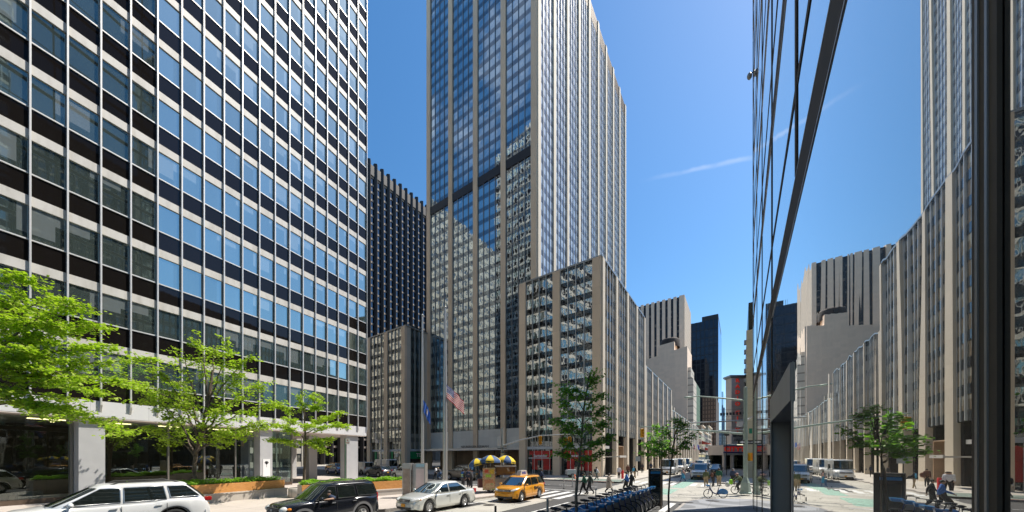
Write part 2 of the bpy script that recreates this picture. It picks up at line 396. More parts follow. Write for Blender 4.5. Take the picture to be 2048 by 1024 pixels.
for (px, py) in ((978, 1010), (1373, 1009), (1425, 1006)):
    h = gp(px, py); g = MB(); zz = .14 if px > 1300 else .006; g.lathe([(0, 0), (.36, 0), (.38, -.004), (.4, -.01)], n=20)
    o = put('manhole_cover', g, M_iron); o.location = (h.x, h.y, zz)
    tag(o, {978: 'round iron manhole cover in the road before the yellow taxi', 1373: 'round iron cover in the two-tone pavement left of the green pole', 1425: 'small iron cover in the two-tone pavement right of the other'}[px], 'manhole cover', 'manhole covers')
# ---------------------------------------------------------------- facades
def proj(p):
    if p.y < .3: return None
    return (1024 + FX * p.x / p.y, HZ - FX * (p.z - CH) / p.y)
def area(pts):
    q = [proj(p) for p in pts]
    if any(a is None for a in q): return 0
    q = [(min(max(a, -5), 2053), min(max(b, -5), 1029)) for a, b in q]
    s = 0
    for i in range(len(q)): s += q[i][0] * q[(i + 1) % len(q)][1] - q[(i + 1) % len(q)][0] * q[i][1]
    return abs(s) / 2
def windows(root, cands, mt, name='window', cap=100):
    cands = sorted(cands, key=lambda c: -sum(area(q) for q in c))
    for c in cands[:cap]:
        g = MB(); g.rn = False
        for q in c: g.quad(*q)
        put(name, g, mt, root)
    if len(cands) > cap:
        g = MB(); g.rn = False
        for c in cands[cap:]:
            for q in c: g.quad(*q)
        put(name, g, mt, root)['kind'] = 'stuff'
def pane(o, u, n, s0, s1, w, z0, z1, tilt=.0):
    P = lambda s, z, k: o + u * s + n * (w + k) + Vector((0, 0, z))
    a, b = random.gauss(0, tilt), random.gauss(0, tilt)
    ds, dz = (s1 - s0) / 2, (z1 - z0) / 2
    return (P(s0, z0, -a * ds - b * dz), P(s1, z0, a * ds - b * dz), P(s1, z1, a * ds + b * dz), P(s0, z1, -a * ds + b * dz))
def pier_face(root, o, u, n, edges, z0, zt, fz0, fh, nfl, npan, mwin, mspan, mpier, mmull, pw=1.2, proud=.3, gfrac=.62, cap=100, zpier=0.0, mw=.09, tilt=.004, crown=0, rn=None, mul_proud=.12, first_pier=True):
    # edges: list of pier starts (last one closes the row); glass plane at w=0
    cands = []
    for i, s in enumerate(edges):
        if i == 0 and not first_pier: continue
        g = MB(); g.obox(o, u, n, s, s + pw, -.4, proud, zpier, zt); put('pier', g, mpier, root)
    for i in range(len(edges) - 1):
        a, b = edges[i] + pw, edges[i + 1]; bw = (b - a) / npan
        g = MB()
        for f in range(nfl + 1):
            zb = fz0 + f * fh; ze = zb + fh * (1 - gfrac) if f < nfl else max(zt - crown, zb + .05)
            if ze > zb: g.obox(o, u, n, a, b, -.2, .0, zb, ze)
        put('spandrel', g, mspan, root)
        if crown:
            g = MB()
            for k in range(npan * 3): g.obox(o, u, n, a + (b - a) * (k + .15) / (npan * 3), a + (b - a) * (k + .62) / (npan * 3), -.3, .05, zt - crown, zt)
            g.obox(o, u, n, a, b, -.5, -.32, zt - crown, zt, 1)
            put('louvre', g, [M_louv, M_dark], root)
        for k in range(1, npan):
            g = MB(); g.obox(o, u, n, a + bw * k - mw / 2, a + bw * k + mw / 2, -.05, mul_proud, fz0, max(zt - crown, fz0 + .1)); put('mullion', g, mmull, root)
        for e_ in (a, b):
            g = MB(); x0 = a if e_ == a else b - .06; g.obox(o, u, n, x0 + .002, x0 + .058, -.05, .06, fz0, zt - crown); put('mullion', g, mmull, root)
        for f in range(nfl):
            zb = fz0 + f * fh + fh * (1 - gfrac)
            cands.append([pane(o, u, n, a + bw * k + mw / 2, a + bw * (k + 1) - mw / 2, -.03, zb, fz0 + (f + 1) * fh, tilt) for k in range(npan)])
    windows(root, cands, mwin, cap=cap)
M_louv = mat('bronze_louvre', (.16, .12, .085), .5, .4, .1)
M_winB = mirror_tint('tower_glass', (.80, .90, .92), (.03, .035, .04), .55, .95, (.45, (.42, .43, .42)), (E, 1.25, 2.45, 6.25), .0062, .9)
M_winP = mirror_tint('podium_glass', (.92, .93, .88), (.025, .03, .026), .62, .98, (.35, (.44, .45, .38)), (E, 1.25, 2.45, 6.25), .008, 1.0)
M_winLow = mirror_tint('low_row_glass', (.70, .60, .46), (.13, .10, .07), .12, .55, (.5, (.36, .34, .28)), (D, 1.25, 2.45, 6.25), .008, .8)
M_winA = mirror_tint('side_glass', (.80, .82, .82), (.25, .26, .26), .22, .85, (.55, (.62, .63, .62)), (D, 1.25, 2.45, 6.25), .008, .8)
M_spB = mirror_tint('tower_spandrel', (.62, .72, .80), (.045, .048, .052), .20, .55, bumpd=.004)
M_spP = mirror_tint('podium_spandrel', (.55, .6, .62), (.022, .022, .022), .10, .5, bumpd=.010)
M_spA = mirror_tint('side_spandrel', (.6, .66, .72), (.10, .10, .105), .12, .5, bumpd=.004)
M_mulB = mat('tower_mullion', (.30, .28, .26), .35, .7, .05)
M_mulP = mat('podium_mullion', (.62, .60, .56), .35, .5, .05)
C = Vector((12.57, 46.8, 0)); K = Vector((4.51, 59.8, 0)); TO = C + D * 6.14
mB = -D; mA = -E     # outward normals of the two kinds of face
UP = Vector((0, 0, 1))
# ---- tower
root = thing('office_tower', 'tall limestone and blue glass tower rising behind the lower wings', 'building', K, world=True)
kk = (K - TO).dot(E)
edB = [0, 5.9 + .1, 12.0 + .15, 18.1 + .2, 24.3, 29.3]
# piers measured on the photograph
def s_on(o, u, px): r = (px - 1024) / FX; return (r * o.y - o.x) / (u.x - r * u.y)
pB = [s_on(TO, E, x) for x in (1074, 1012.3, 956, 905.8, 861.6)]
lastB = s_on(TO, E, 853.5)
ed = [p - kk for p in pB]
pier_face(root, K, E, mB, ed, 0, 114.6, 8.4, 2.45, 42, 4, M_winB, M_spB, M_lime, M_mulB, pw=1.15, proud=.28, gfrac=.66, zpier=8.3, tilt=.0035, crown=2.9, first_pier=True)
g = MB(); g.obox(K, E, mB, ed[0] + 1.16, ed[-1] + .0, .0, .14, 58.0, 59.75); put('louvre', g, M_black, root)
edA = [0.0 + 6.1 * i for i in range(10)]
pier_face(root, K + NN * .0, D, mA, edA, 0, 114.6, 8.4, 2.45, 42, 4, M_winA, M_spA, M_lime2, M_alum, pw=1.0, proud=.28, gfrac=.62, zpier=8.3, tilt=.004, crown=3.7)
g = MB(); g.obox(K, E, mB, .1, lastB - kk, -54.9, -.42, 8.3, 114.4); put('core', g, M_dark, root)
# entrance band of pale marble and canopy
M_marble = stone('pale_marble', (.80, .77, .70), E, 1.25, 1.7, dark=.75, var=.12)
for a, b in zip(ed[:-1], ed[1:]):
    g = MB(); g.obox(K, E, mB, a + 1.15 - (2.2 if a < 1 else 0), b - .1, -.3, .02, 4.75, 8.38); put('marble_band', g, M_marble, root)
for a in ed: 
    g = MB(); g.obox(K, E, mB, a, a + 1.13, -.4, .26, 0, 8.3); put('pier', g, M_lime, root)
g = MB(); g.obox(K, E, mB, -13.5, 29.0, .1, 3.2, 4.2, 4.62); cnp = put('canopy', g, M_alum, root)
g = MB(); g.obox(K, E, mB, -14, 30, -5.0, -4.8, 0, 4.7); g.obox(K, E, mB, -14, 30, -4.8, -.1, 4.62, 4.74); put('lobby_wall', g, mat('brown_travertine', (.42, .28, .18), .5, 0, .2, .8), root)
g = MB()
for s in (2.4, 3.6, 8, 9.2, 10.4, 14.5, 15.7, 21, 22.2): g = MB(); g.obox(K, E, mB, s, s + .08, -1.1, -1.0, 0, 4.6); put('door_frame', g, M_steel, root)
text('lettering', 'NEUBERGER BERMAN', .62, K + E * 14.6 + mB * .33 + UP * 5.0, -E, UP, mat('bronze_letters', (.28, .24, .20), .5, .2, 0), root, .02, .01, 1.25)
# ---- wings and low blocks
def lintel_shops(root, o, u, n, edges, pw, z1, zl0, zl1, fill, w=-.5):
    for a, b in zip(edges[:-1], edges[1:]):
        g = MB(); g.obox(o, u, n, a + pw, b, w - .1, w + .14, zl0, zl1); put('lintel', g, M_fascia, root)
        g = MB(); k = 5
        for i in range(k): g.obox(o, u, n, a + pw + (b - a - pw) * i / k, a + pw + (b - a - pw) * i / k + .07, w, w + .07, .1, z1)
        put('shopfront_frame', g, M_alum, root)
        g = MB(); g.quad(*pane(o, u, n, a + pw, b, w, .3, z1, 0)); put('shop_window', g, fill, root)
ER = [0, 6.33 - .0, 12.47]
root = thing('podium_wing', 'limestone corner wing with wavy window reflections and a red bank below', 'building', C, world=True)
pier_face(root, C, E, mB, ER, 0, 31.2, 6.25, 2.45, 10, 4, M_winP, M_spP, M_lime, M_mulP, pw=1.2, proud=.28, gfrac=.64, tilt=.006, mul_proud=.16)
EA = [6.17 * i for i in range(5)]
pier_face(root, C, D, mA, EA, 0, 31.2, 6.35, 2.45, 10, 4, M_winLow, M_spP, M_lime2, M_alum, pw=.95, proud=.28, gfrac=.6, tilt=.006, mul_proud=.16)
g = MB(); g.obox(C, E, mB, .1, 13.5, -24.5, -.42, 6.3, 31.1); g.obox(C, E, mB, -.2, 13.7, -25, .1, 31.2, 31.45, 1); put('core', g, [M_dark, M_alumd], root)
M_redbank = mat('red_bank_interior', (.55, .03, .025), .35, 0, .3, .9)
M_shopd = mirror_tint('dark_shop_glass', (.7, .75, .75), (.02, .025, .024), .15, .9, bumpd=.001)
lintel_shops(root, C, E, mB, ER, 1.2, 6.3, 4.15, 4.6, M_shopd)
for a, b in zip(ER[:-1], ER[1:]):
    g = MB(); g.obox(C, E, mB, a + 1.9 if a > 1 else a + 1.3, b - .9, -.48, -.42, .9, 3.9); g.obox(C, E, mB, a + 1.4, b - .4, -.41, -.40, 3.3, 3.9); put('red_panel', g, M_redbank, root)
    g = MB()
    for k in range(3): g.obox(C, E, mB, a + 2 + k * 1.4, a + 2.06 + k * 1.4, -.40, -.34, .1, 4.1)
    put('red_bank_frame', g, M_alum, root); g = MB(); g.obox(C, E, mB, a + 3.2, a + 4.2, -.38, -.36, .1, 2.4); put('door', g, M_shopd, root)
M_wlet = mat('white_letters', (.85, .85, .85), .5, 0, 0)
text('lettering', 'Santander', .62, C + E * 10.0 + mB * -.30 + UP * 3.12, -E, UP, M_wlet, root, .02, .01)
g = MB(); g.obox(C, E, mB, 8.1, 12.2, -.35, -.31, 2.7, 2.82); put('sign_bar', g, M_wlet, root)
text('lettering', 'Santander', .62, C + E * 3.8 + mB * -.30 + UP * 3.12, -E, UP, M_wlet, root, .02, .01)
def arcade(root, o, u, n, edges, pw, z1, depth=2.6, back=None):
    g = MB(); g.obox(o, u, n, edges[0], edges[-1] + pw, -depth - .2, -depth, .1, z1); put('shop_wall', g, back or M_shopd, root)
    for a, b in zip(edges[:-1], edges[1:]):
        g = MB(); g.obox(o, u, n, a + pw + .1, b - .9, -depth + .002, -depth + .2, 4.0, 4.6)
        g.obox(o, u, n, a + pw + .1, a + pw + .24, -depth + .002, -depth + .15, .1, z1); put('lintel', g, M_fascia, root)
        g = MB(); g.obox(o, u, n, b - .9, b, -depth + .003, -.42, .1, z1); put('return_wall', g, M_dark, root)
arcade(root, C, D, mA, EA, .95, 6.3)
g = MB(); g.obox(C, D, mA, 1.4, 4.6, -.1, 2.2, 2.9, 3.05); g.obox(C, D, mA, 1.4, 4.6, 2.1, 2.25, 2.85, 3.15); put('entrance_canopy', g, M_conc, root)
D0 = C + E * 42.9
root = thing('corner_wing', 'low limestone wing with a green bank at street level left of the flagpoles', 'building', D0, world=True)
EL = [0, 6.2, 12.9]
pier_face(root, D0, E, mB, EL, 0, 31.0, 6.25, 2.45, 10, 4, M_winP, M_spP, M_lime, M_mulP, pw=1.2, proud=.28, gfrac=.64, tilt=.006, mul_proud=.16)
g = MB(); g.obox(D0, E, mB, .5, 14.0, -30, -.42, 6.3, 31.0); g.obox(D0, E, mB, -.2, 14.2, -30, .1, 31.0, 31.25, 1); put('core', g, [M_dark, M_alumd], root)
lintel_shops(root, D0, E, mB, EL, 1.2, 6.3, 4.15, 4.6, M_shopd)
M_tdg = mat('green_bank_panel', (.02, .30, .10), .4, 0, .1)
for a, s in ((0, 1), (6.2, 1)):
    g = MB(); g.obox(D0, E, mB, a + 1.3, a + 2.2, -.42, -.36, .2, 4.1); put('green_panel', g, M_tdg, root); g = MB(); g.obox(D0, E, mB, a + 5.0, a + 5.7, -.42, -.36, .2, 4.1); put('green_panel', g, M_tdg, root)
text('lettering', 'TD', 1.0, D0 + E * 3.6 + mB * -.3 + UP * 3.3, -E, UP, M_wlet, root, .02, .03)
g = MB(); u2 = D; n2 = mA
for i, s in enumerate((0, 5.0)):
    g = MB(); g.obox(D0, D, mA, s + (.3 if s == 0 else 0), s + 1.15, -.4, .02 if s == 0 else .02, 0, 31.0); put('pier', g, M_lime2, root)
cands = []
g = MB()
for f in range(11): g.obox(D0, D, mA, 1.15, 6.0, -.3, -.05, 6.25 + 2.45 * f, 6.25 + 2.45 * f + .9)
put('spandrel', g, M_spP, root)
for f in range(10):
    cands.append([pane(D0, D, mA, 1.2 + k * 1.2, 2.35 + k * 1.2, -.06, 7.15 + 2.45 * f, 8.7 + 2.45 * f, .003) for k in range(4)])
windows(root, cands, M_shopd)
for k in range(4): g = MB(); g.obox(D0, D, mA, 1.15 + k * 1.2, 1.23 + k * 1.2, -.1, .1, 4.6, 31.0); put('mullion', g, M_mulP, root)
g = MB(); g.obox(D0, D, mA, 1.15, 6, -.5, -.4, 0, 6.3); put('shop_window', g, M_shopd, root)
g = MB(); g.obox(D0, D, mA, 1.5, 5.9, -.38, -.34, 2.5, 4.1); put('green_panel', g, M_tdg, root)
g = MB(); g.obox(D0, D, mA, 1.15, 6, -.38, -.2, 4.15, 4.6); put('lintel', g, M_fascia, root)
text('lettering', 'TD', 1.1, D0 + D * 3.8 + mA * -.3 + UP * 3.3, D, UP, M_wlet, root, .02, .03)
def low_block(s0, nb, zt, label, nfl, pitch=6.17):
    o = C + D * s0; root = thing('limestone_block', label, 'building', o, world=True)
    ed = [pitch * i for i in range(nb + 1)]
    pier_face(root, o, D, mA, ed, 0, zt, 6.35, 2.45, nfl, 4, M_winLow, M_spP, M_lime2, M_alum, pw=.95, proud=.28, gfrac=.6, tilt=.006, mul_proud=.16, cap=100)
    g = MB(); g.obox(o, D, mA, .2, ed[-1] + .9, -24, -.42, 6.3, zt - .1); g.obox(o, D, mA, .0, ed[-1] + .95, -24, .1, zt, zt + .2, 1); put('core', g, [M_dark, M_alumd], root)
    arcade(root, o, D, mA, ed, .95, 6.3)
    return root, o, ed
r1, o1, e1 = low_block(24.68 + 1, 5, 21.7, 'limestone block of middle height between the corner wing and the lowest row', 6, 6.1)
g = MB()
for k in range(5): g.obox(o1, D, mA, 2 + k * 5, 3 + k * 5, -6, -5, 21.9, 25.3)
g.obox(o1, D, mA, 0, 22, -12, -6, 21.9, 24.6, 1); put('roof_screen', g, [M_lime2, M_alumd], r1)
r2, o2, e2 = low_block(57.3, 12, 16.3, 'lowest and farthest limestone block of the row along the avenue', 4, 6.1)
g = MB()
for k in range(6): g.obox(o2, D, mA, 1 + k * 5, 2 + k * 5, -4, -3, 16.5, 20.4)
g.obox(o2, D, mA, 0, 28, -12, -4.02, 16.5, 19.8, 1); put('roof_screen', g, [M_lime2, M_alumd], r2)
# ---- left building
EO = Vector((-18, 41, 0)); UL = -DL
root = thing('office_block', 'big glass office block with white mullions and black bands on the left', 'building', EO, world=True)
FZ, FH, NF = 6.62, 3.84, 24; MW = 1.33; NM = 33
M_winL = mirror_tint('clear_blue_glass', (.68, .84, .84), (.045, .06, .055), .50, .80, (.55, (.26, .30, .30)), (DL, 1.33, 3.84, 6.62), .0015, .5)
cands = []
for f in range(NF):
    z = FZ + f * FH
    g = MB(); g.obox(EO, UL, NL, .02, NM * MW, -.12, 0, z, z + 1.25); put('black_band', g, M_blackp, root)
    g = MB(); g.obox(EO, UL, NL, .0, NM * MW, -.1, .06, z + 1.25, z + 1.33); put('sill', g, M_alum, root)
    g = MB(); g.obox(EO, UL, NL, .02, NM * MW, -.1, .04, z + 3.28, z + FH); put('white_band', g, M_white, root)
    for k in range(NM):
        cands.append([pane(EO, UL, NL, k * MW + .05, (k + 1) * MW - .05, -.05, z + 1.33, z + 3.28, .0012)])
windows(root, cands, M_winL)
for k in range(NM + 1):
    g = MB(); s = k * MW; g.obox(EO, UL, NL, s - .036 if k else 0, s + .036, 0, .17, FZ - .25, FZ + NF * FH)
    a = EO + UL * (s - .05 if k else s); b = EO + UL * (s + .05)
    P = lambda p, w_, z: p + NL * w_ + UP * z
    g.add([P(a, 0, FZ - .25), P(a, .2, FZ - .25), P(a, 0, FZ - .75), P(b, 0, FZ - .25), P(b, .2, FZ - .25), P(b, 0, FZ - .75)], [(0, 1, 2), (3, 5, 4), (0, 3, 4, 1), (1, 4, 5, 2), (0, 2, 5, 3)])
    put('mullion', g, M_alum, root)
# end face towards the tower: the same grid
UE = -NL; NE_ = DL
cands = []; g1 = MB(); g2 = MB()
for f in range(NF):
    z = FZ + f * FH
    g1.obox(EO, UE, NE_, .02, 20 * MW, -.12, 0, z, z + 1.25); g2.obox(EO, UE, NE_, .02, 20 * MW, -.1, .04, z + 3.28, z + FH); g2.obox(EO, UE, NE_, 0, 20 * MW, -.1, .05, z + 1.25, z + 1.33)
    for k in range(20): cands.append([pane(EO, UE, NE_, k * MW + .05, (k + 1) * MW - .05, -.05, z + 1.33, z + 3.28, .002)])
put('black_band', g1, M_blackp, root); put('white_band', g2, M_white, root)
gw = MB(); gw.rn = False
for c in cands: gw.quad(*c[0])
put('window', gw, M_winL, root)['kind'] = 'stuff'
for k in range(1, 21): g = MB(); s = k * MW; g.obox(EO, UE, NE_, s - .05, s + .05, 0, .3, FZ - .25, FZ + NF * FH); put('mullion', g, M_alum, root)
g = MB(); g.obox(EO, UL, NL, .15, NM * MW - .1, -26.5, -.14, FZ - .1, FZ + NF * FH); put('core', g, M_dark, root)
g = MB(); g.obox(EO, UL, NL, 0, NM * MW, -.5, -.02 + .02, 5.55, FZ); g.obox(EO, UL, NL, .0, .5, -26.4, -.5, 5.55, FZ); put('fascia', g, M_fascia, root)
g = MB(); g.obox(EO, UL, NL, .02, NM * MW, -26.3, -.01, 5.48, 5.54); put('soffit', g, M_soffit, root)
# columns
for (s, w_, sx) in ((1.0, -.3, 1.55), (10.65, -.3, 1.05), (21.0, -.3, 1.1), (31, -.3, 1.1), (3.2, -4.6, 1.0), (10.6, -12, 1.1), (1.0, -12, 1.2), (1, -23, 1.2), (8, -23, 1.2)):
    g = MB(); g.obox(EO, UL, NL, s, s + sx, w_ - 1.1, w_, 0, 5.48); put('column', g, M_column, root)
# lobby glass and interior
M_lobby = NT('lobby_glass')
t = M_lobby; gl = t.new('ShaderNodeBsdfGlossy'); gl.inputs['Roughness'].default_value = .01; gl.inputs['Color'].default_value = (.8, .88, .86, 1)
tr = t.new('ShaderNodeBsdfTransparent'); tr.inputs['Color'].default_value = (.55, .66, .62, 1)
lw = t.new('ShaderNodeLayerWeight'); lw.inputs['Blend'].default_value = .3; ms = t.new('ShaderNodeMixShader')
t.l.new(t.math('ADD', .16, t.math('MULTIPLY', lw.outputs['Facing'], .6)), ms.inputs[0]); t.l.new(tr.outputs[0], ms.inputs[1]); t.l.new(gl.outputs[0], ms.inputs[2]); t.l.new(ms.outputs[0], t.out.inputs[0]); M_lobby = t.m
ls = [8.3, 10.6, 13.2, 15.4, 17.6, 20.9, 22.2, 25.4, 28.8, 32, 35, 38, 41]
for a, b in zip(ls[:-1], ls[1:]):
    g = MB(); g.quad(*pane(EO, UL, NL, a, b, -1.25, .45, 5.45, 0)); put('lobby_window', g, M_lobby, root)
for a in ls:
    g = MB(); g.obox(EO, UL, NL, a - .05, a + .05, -1.3, -1.15, .4, 5.47); put('lobby_mullion', g, M_mulB, root)
g = MB(); g.quad(*pane(EO + UL * 8.3 - NL * 1.25, -NL, DL, 0, 6, 0, .45, 5.45, 0)); put('lobby_window', g, M_lobby, root)
for w_ in (0, 2, 4, 6): g = MB(); g.obox(EO + UL * 8.3 - NL * 1.25, -NL, DL, w_ - .04, w_ + .04, -.05, .08, .4, 5.47); put('lobby_mullion', g, M_mulB, root)
g = MB(); g.obox(EO, UL, NL, 8.3, 43, -1.35, -1.1, .1, .42); put('plinth', g, mat('brown_granite', (.10, .07, .05), .35, 0, .2), root)
g = MB(); g.obox(EO, UL, NL, 9, 43, -9.2, -9, .1, 5.4); g.obox(EO, UL, NL, 12, 14, -5, -4, .1, 5.4); g.obox(EO, UL, NL, 24, 26.5, -5, -4, .1, 3.2); put('lobby_wall', g, mat('dark_walnut', (.05, .032, .02), .4, 0, .25), root)
g = MB()
for s in range(10, 42, 3):
    g.obox(EO, UL, NL, s, s + 1.5, -3.2, -3.1, 5.40, 5.46); g.obox(EO, UL, NL, s, s + .15, -5.6, -5.45, 5.40, 5.46)
em = NT('ceiling_strip'); em.p((.9, .8, .6), .5, 0, Emission_Color=(1, .75, .4, 1), Emission_Strength=3.0); put('ceiling_light', g, em.m, root)
g = MB()
for (s, w_, h) in ((12, -3, 1.1), (20, -4, .9), (23, -2.6, .8), (24.6, -2.9, .8), (26, -3, 1.2), (28, -2.7, .8), (16, -3.5, 1.0)):
    g.obox(EO, UL, NL, s, s + .9, w_ - .8, w_, .1, h)
put('lobby_furniture', g, mat('lobby_furniture_grey', (.12, .12, .12), .5, 0, .2), root)
# sign card with a tree mark on the column
g = MB(); cx = 10.65 + .52; g.obox(EO, UL, NL, cx - .3, cx + .3, -.3, -.27, 1.15, 2.75)
sg = put('sign_panel', g, mat('sign_white', (.85, .85, .85), .4, 0, 0), root)
g = MB(); A0 = EO + UL * cx + NL * -.262
def q3(x, z): return A0 - UL * x + UP * z
def bar(x0, z0, x1, z1, wd):
    d = Vector((x1 - x0, z1 - z0)); d.normalize(); nx, nz = -d.y * wd, d.x * wd
    g.quad(q3(x0 + nx, z0 + nz), q3(x1 + nx, z1 + nz), q3(x1 - nx, z1 - nz), q3(x0 - nx, z0 - nz))
bar(0, 2.0, 0, 2.36, .012)
for k in range(9):
    a = R(20 + k * 17.5); bar(0, 2.25, .15 * math.cos(a), 2.33 + .22 * math.sin(a), .01)
    for j in (.65, 1.0):
        cx_, cz_ = .17 * j * math.cos(a), 2.33 + .23 * j * math.sin(a); 
        g.poly([q3(cx_ + .028 * math.cos(b), cz_ + .028 * math.sin(b)) for b in [R(x) for x in range(0, 360, 60)]])
put('tree_emblem', g, M_black, root)
# ---- dark ribbed tower behind
Q = Vector((-57.1, 131, 0))
root = thing('ribbed_tower', 'dark granite tower with close vertical ribs between the glass block and the limestone tower', 'building', Q, world=True)
M_rib = mat('charcoal_granite', (.030, .027, .027), .6, 0, .15, .3); M_ribw = mirror_tint('rib_tower_glass', (.6, .66, .75), (.012, .013, .016), .12, .6, bumpd=.003)
g = MB(); g.obox(Q, D, mA, -40, 70, -45, -.6, 0, 119); put('core', g, M_ribw, root)
M_ledge = mat('pale_granite_ledge', (.36, .30, .25), .7, 0, .15)
k = -13
rb = []
while k < 12:
    s = k * 2.95
    g = MB(); a = [Q + D * s, Q + D * (s + .75) + mA * .75, Q + D * (s + 1.5)]
    base = [Q + D * s - mA * .7, Q + D * (s + 1.5) - mA * .7]
    pts = [base[0], a[0], a[1], a[2], base[1]]
    g.prism([(p.x, p.y) for p in pts], 0, 121); put('rib', g, M_rib, root); k += 1
g = MB()
for f in range(2, 38): g.obox(Q, D, mA, -38, 36, -.62, -.35, f * 3.1, f * 3.1 + .75)
put('spandrel', g, M_ledge, root)
g = MB(); g.obox(Q, D, mA, -40, 70, -.6, .1, 115.5, 119.5); put('parapet', g, M_rib, root)
# ---- distant towers on the right
def dist_box(name, label, px0, pxc, px1, ytop, Y, mB_, mA_, zb=0, cat='building', deep=None):
    # corner at pxc; front face (B) runs left to px0, side face (A) runs right to px1
    o = Vector(((pxc - 1024) / FX * Y, Y, 0)); zt = CH + (HZ - ytop) / FX * Y
    lb = s_on(o, E, px0); la = s_on(o, D, px1) if deep is None else deep
    root = thing(name, label, cat, o, world=True)
    return root, o, lb, la, zt
root, o, lb, la, zt = dist_box('striped_tower', 'tall pale tower with vertical stone piers and dark window strips', 1262, 1368, 1381, 589.5, 200, None, None)
g = MB(); g.obox(o, E, mB, 0.3, lb, -la + .3, -.4, 0, zt - .5); put('core', g, mirror_tint('strip_window_glass', (.4, .42, .44), (.02, .018, .017), .05, .2, (.25, (.16, .13, .1)), (E, 1.5, 3.2, 0), .004), root)
k = 0; x = 0.0
while x < lb:
    g = MB(); wd = 2.6 if k == 0 else 1.75; g.obox(o, E, mB, x, x + wd, -.5, .25, 0, zt); put('pier', g, M_lime4, root); x += wd + 1.45; k += 1
g = MB(); g.obox(o, D, mA, .0, la, -1, .26, 0, zt - .01)
put('side_wall', g, stone('striped_tower_side', (.58, .47, .36), D, .9, 3.2, .35, .5), root)  # sunlit side, toned darker than the lightened front piers
root, o, lb, la, zt = dist_box('stepped_building', 'plain windowless limestone building with steps and a round roof tank', 1262, 1374.5, 1380, 692, 160, None, None)
Pz = lambda y: CH + (HZ - y) / FX * 160
S = lambda px: s_on(o, E, px)
g = MB(); out = [(0, 0), (0, Pz(692)), (S(1348.5), Pz(696)), (S(1348.5), Pz(678)), (S(1317.5), Pz(681.5)), (S(1317.5), Pz(702)), (lb, Pz(712)), (lb, 0)]
g.ext(out, -.0, -18, lambda x, z, t_: o + E * x + mB * t_ + UP * z); put('wall', g, M_lime4, root)
g = MB(); g.ext([(0, 0), (0, Pz(733)), (-1.3, Pz(733)), (-1.3, Pz(752)), (-2.4, Pz(757)), (-2.4, 0)], -2, -16, lambda x, z, t_: o + E * x + mB * t_ + UP * z)
put('side_bay', g, stone('side_bay_windows', (.62, .55, .46), D, 1.6, 3.4, .6, .3), root)
g = MB(); tcn = o + E * S(1336) + mB * -6; r_ = 4.6; g.lathe([(r_, Pz(684)), (r_, Pz(669)), (r_ * .9, Pz(666)), (0, Pz(665))], c=(tcn.x, tcn.y, 0), n=24)
put('roof_tank', g, mat('rusty_tank_steel', (.05, .038, .03), .8, .1, .3, 1), root)
root, o, lb, la, zt = dist_box('dark_glass_tower', 'black glass slab tower standing behind the plain limestone building', 1378, 1436.5, 1443, 627, 270, None, None)
g = MB(); g.obox(o, E, mB, 0, lb, -la, 0, 0, zt - 4); put('wall', g, mirror_tint('black_tower_glass', (.40, .48, .6), (.008, .010, .014), .07, .4, (.3, (.03, .034, .04)), (E, 3.1, 3.5, 0), .003), root)
g = MB()
x = 0
while x < lb: g.obox(o, E, mB, x, x + .5, -.5, .3, 0, zt - 4); x += 3.1
for z in range(10, int(zt) - 5, 7): g.obox(o, E, mB, 0, lb, -.3, .15, z, z + .6)
g.obox(o, E, mB, 0, lb * .55, -la * .9, -.5, zt - 4, zt); put('mullion', g, mat('tower_black_frame', (.02, .022, .028), .5, .2, .1), root)
g = MB(); g.obox(o, D, mA, .3, la, -.3, .05, 0, zt - 4.1); put('side_wall', g, mirror_tint('blue_side_glass', (.75, .85, 1), (.08, .12, .2), .5, .85, bumpd=.002), root)
root, o, lb, la, zt = dist_box('brown_tower', 'weathered brown stone tower in the shade below the black glass slab', 1404, 1432, 1438, 792, 235, None, None)
g = MB(); g.obox(o, E, mB, 0, lb, -la, 0, 0, zt); put('wall', g, stone('brown_brick', (.16, .11, .08), E, 1.7, 3.0, .8, .2), root)
root, o, lb, la, zt = dist_box('green_building', 'narrow green tiled building beside the plain limestone one', 1380, 1387, 1400, 757, 175, None, None)
g = MB(); g.obox(o, E, mB, 0, lb, -la, 0, 0, zt); put('wall', g, stone('green_tile', (.09, .16, .10), D, 1.5, 3, .4, .5), root)
root, o, lb, la, zt = dist_box('blue_glass_tower', 'pale blue glass tower far away at the end of the avenue', 1438, 1446.5, 1450, 783, 520, None, None)
g = MB(); g.obox(o, E, mB, 0, lb, -la, 0, 0, zt); g.obox(o, E, mB, -2, 4, -la, -2, 0, zt - 25); put('wall', g, mirror_tint('pale_blue_glass', (.8, .9, 1), (.2, .3, .45), .4, .8, bumpd=.002), root)
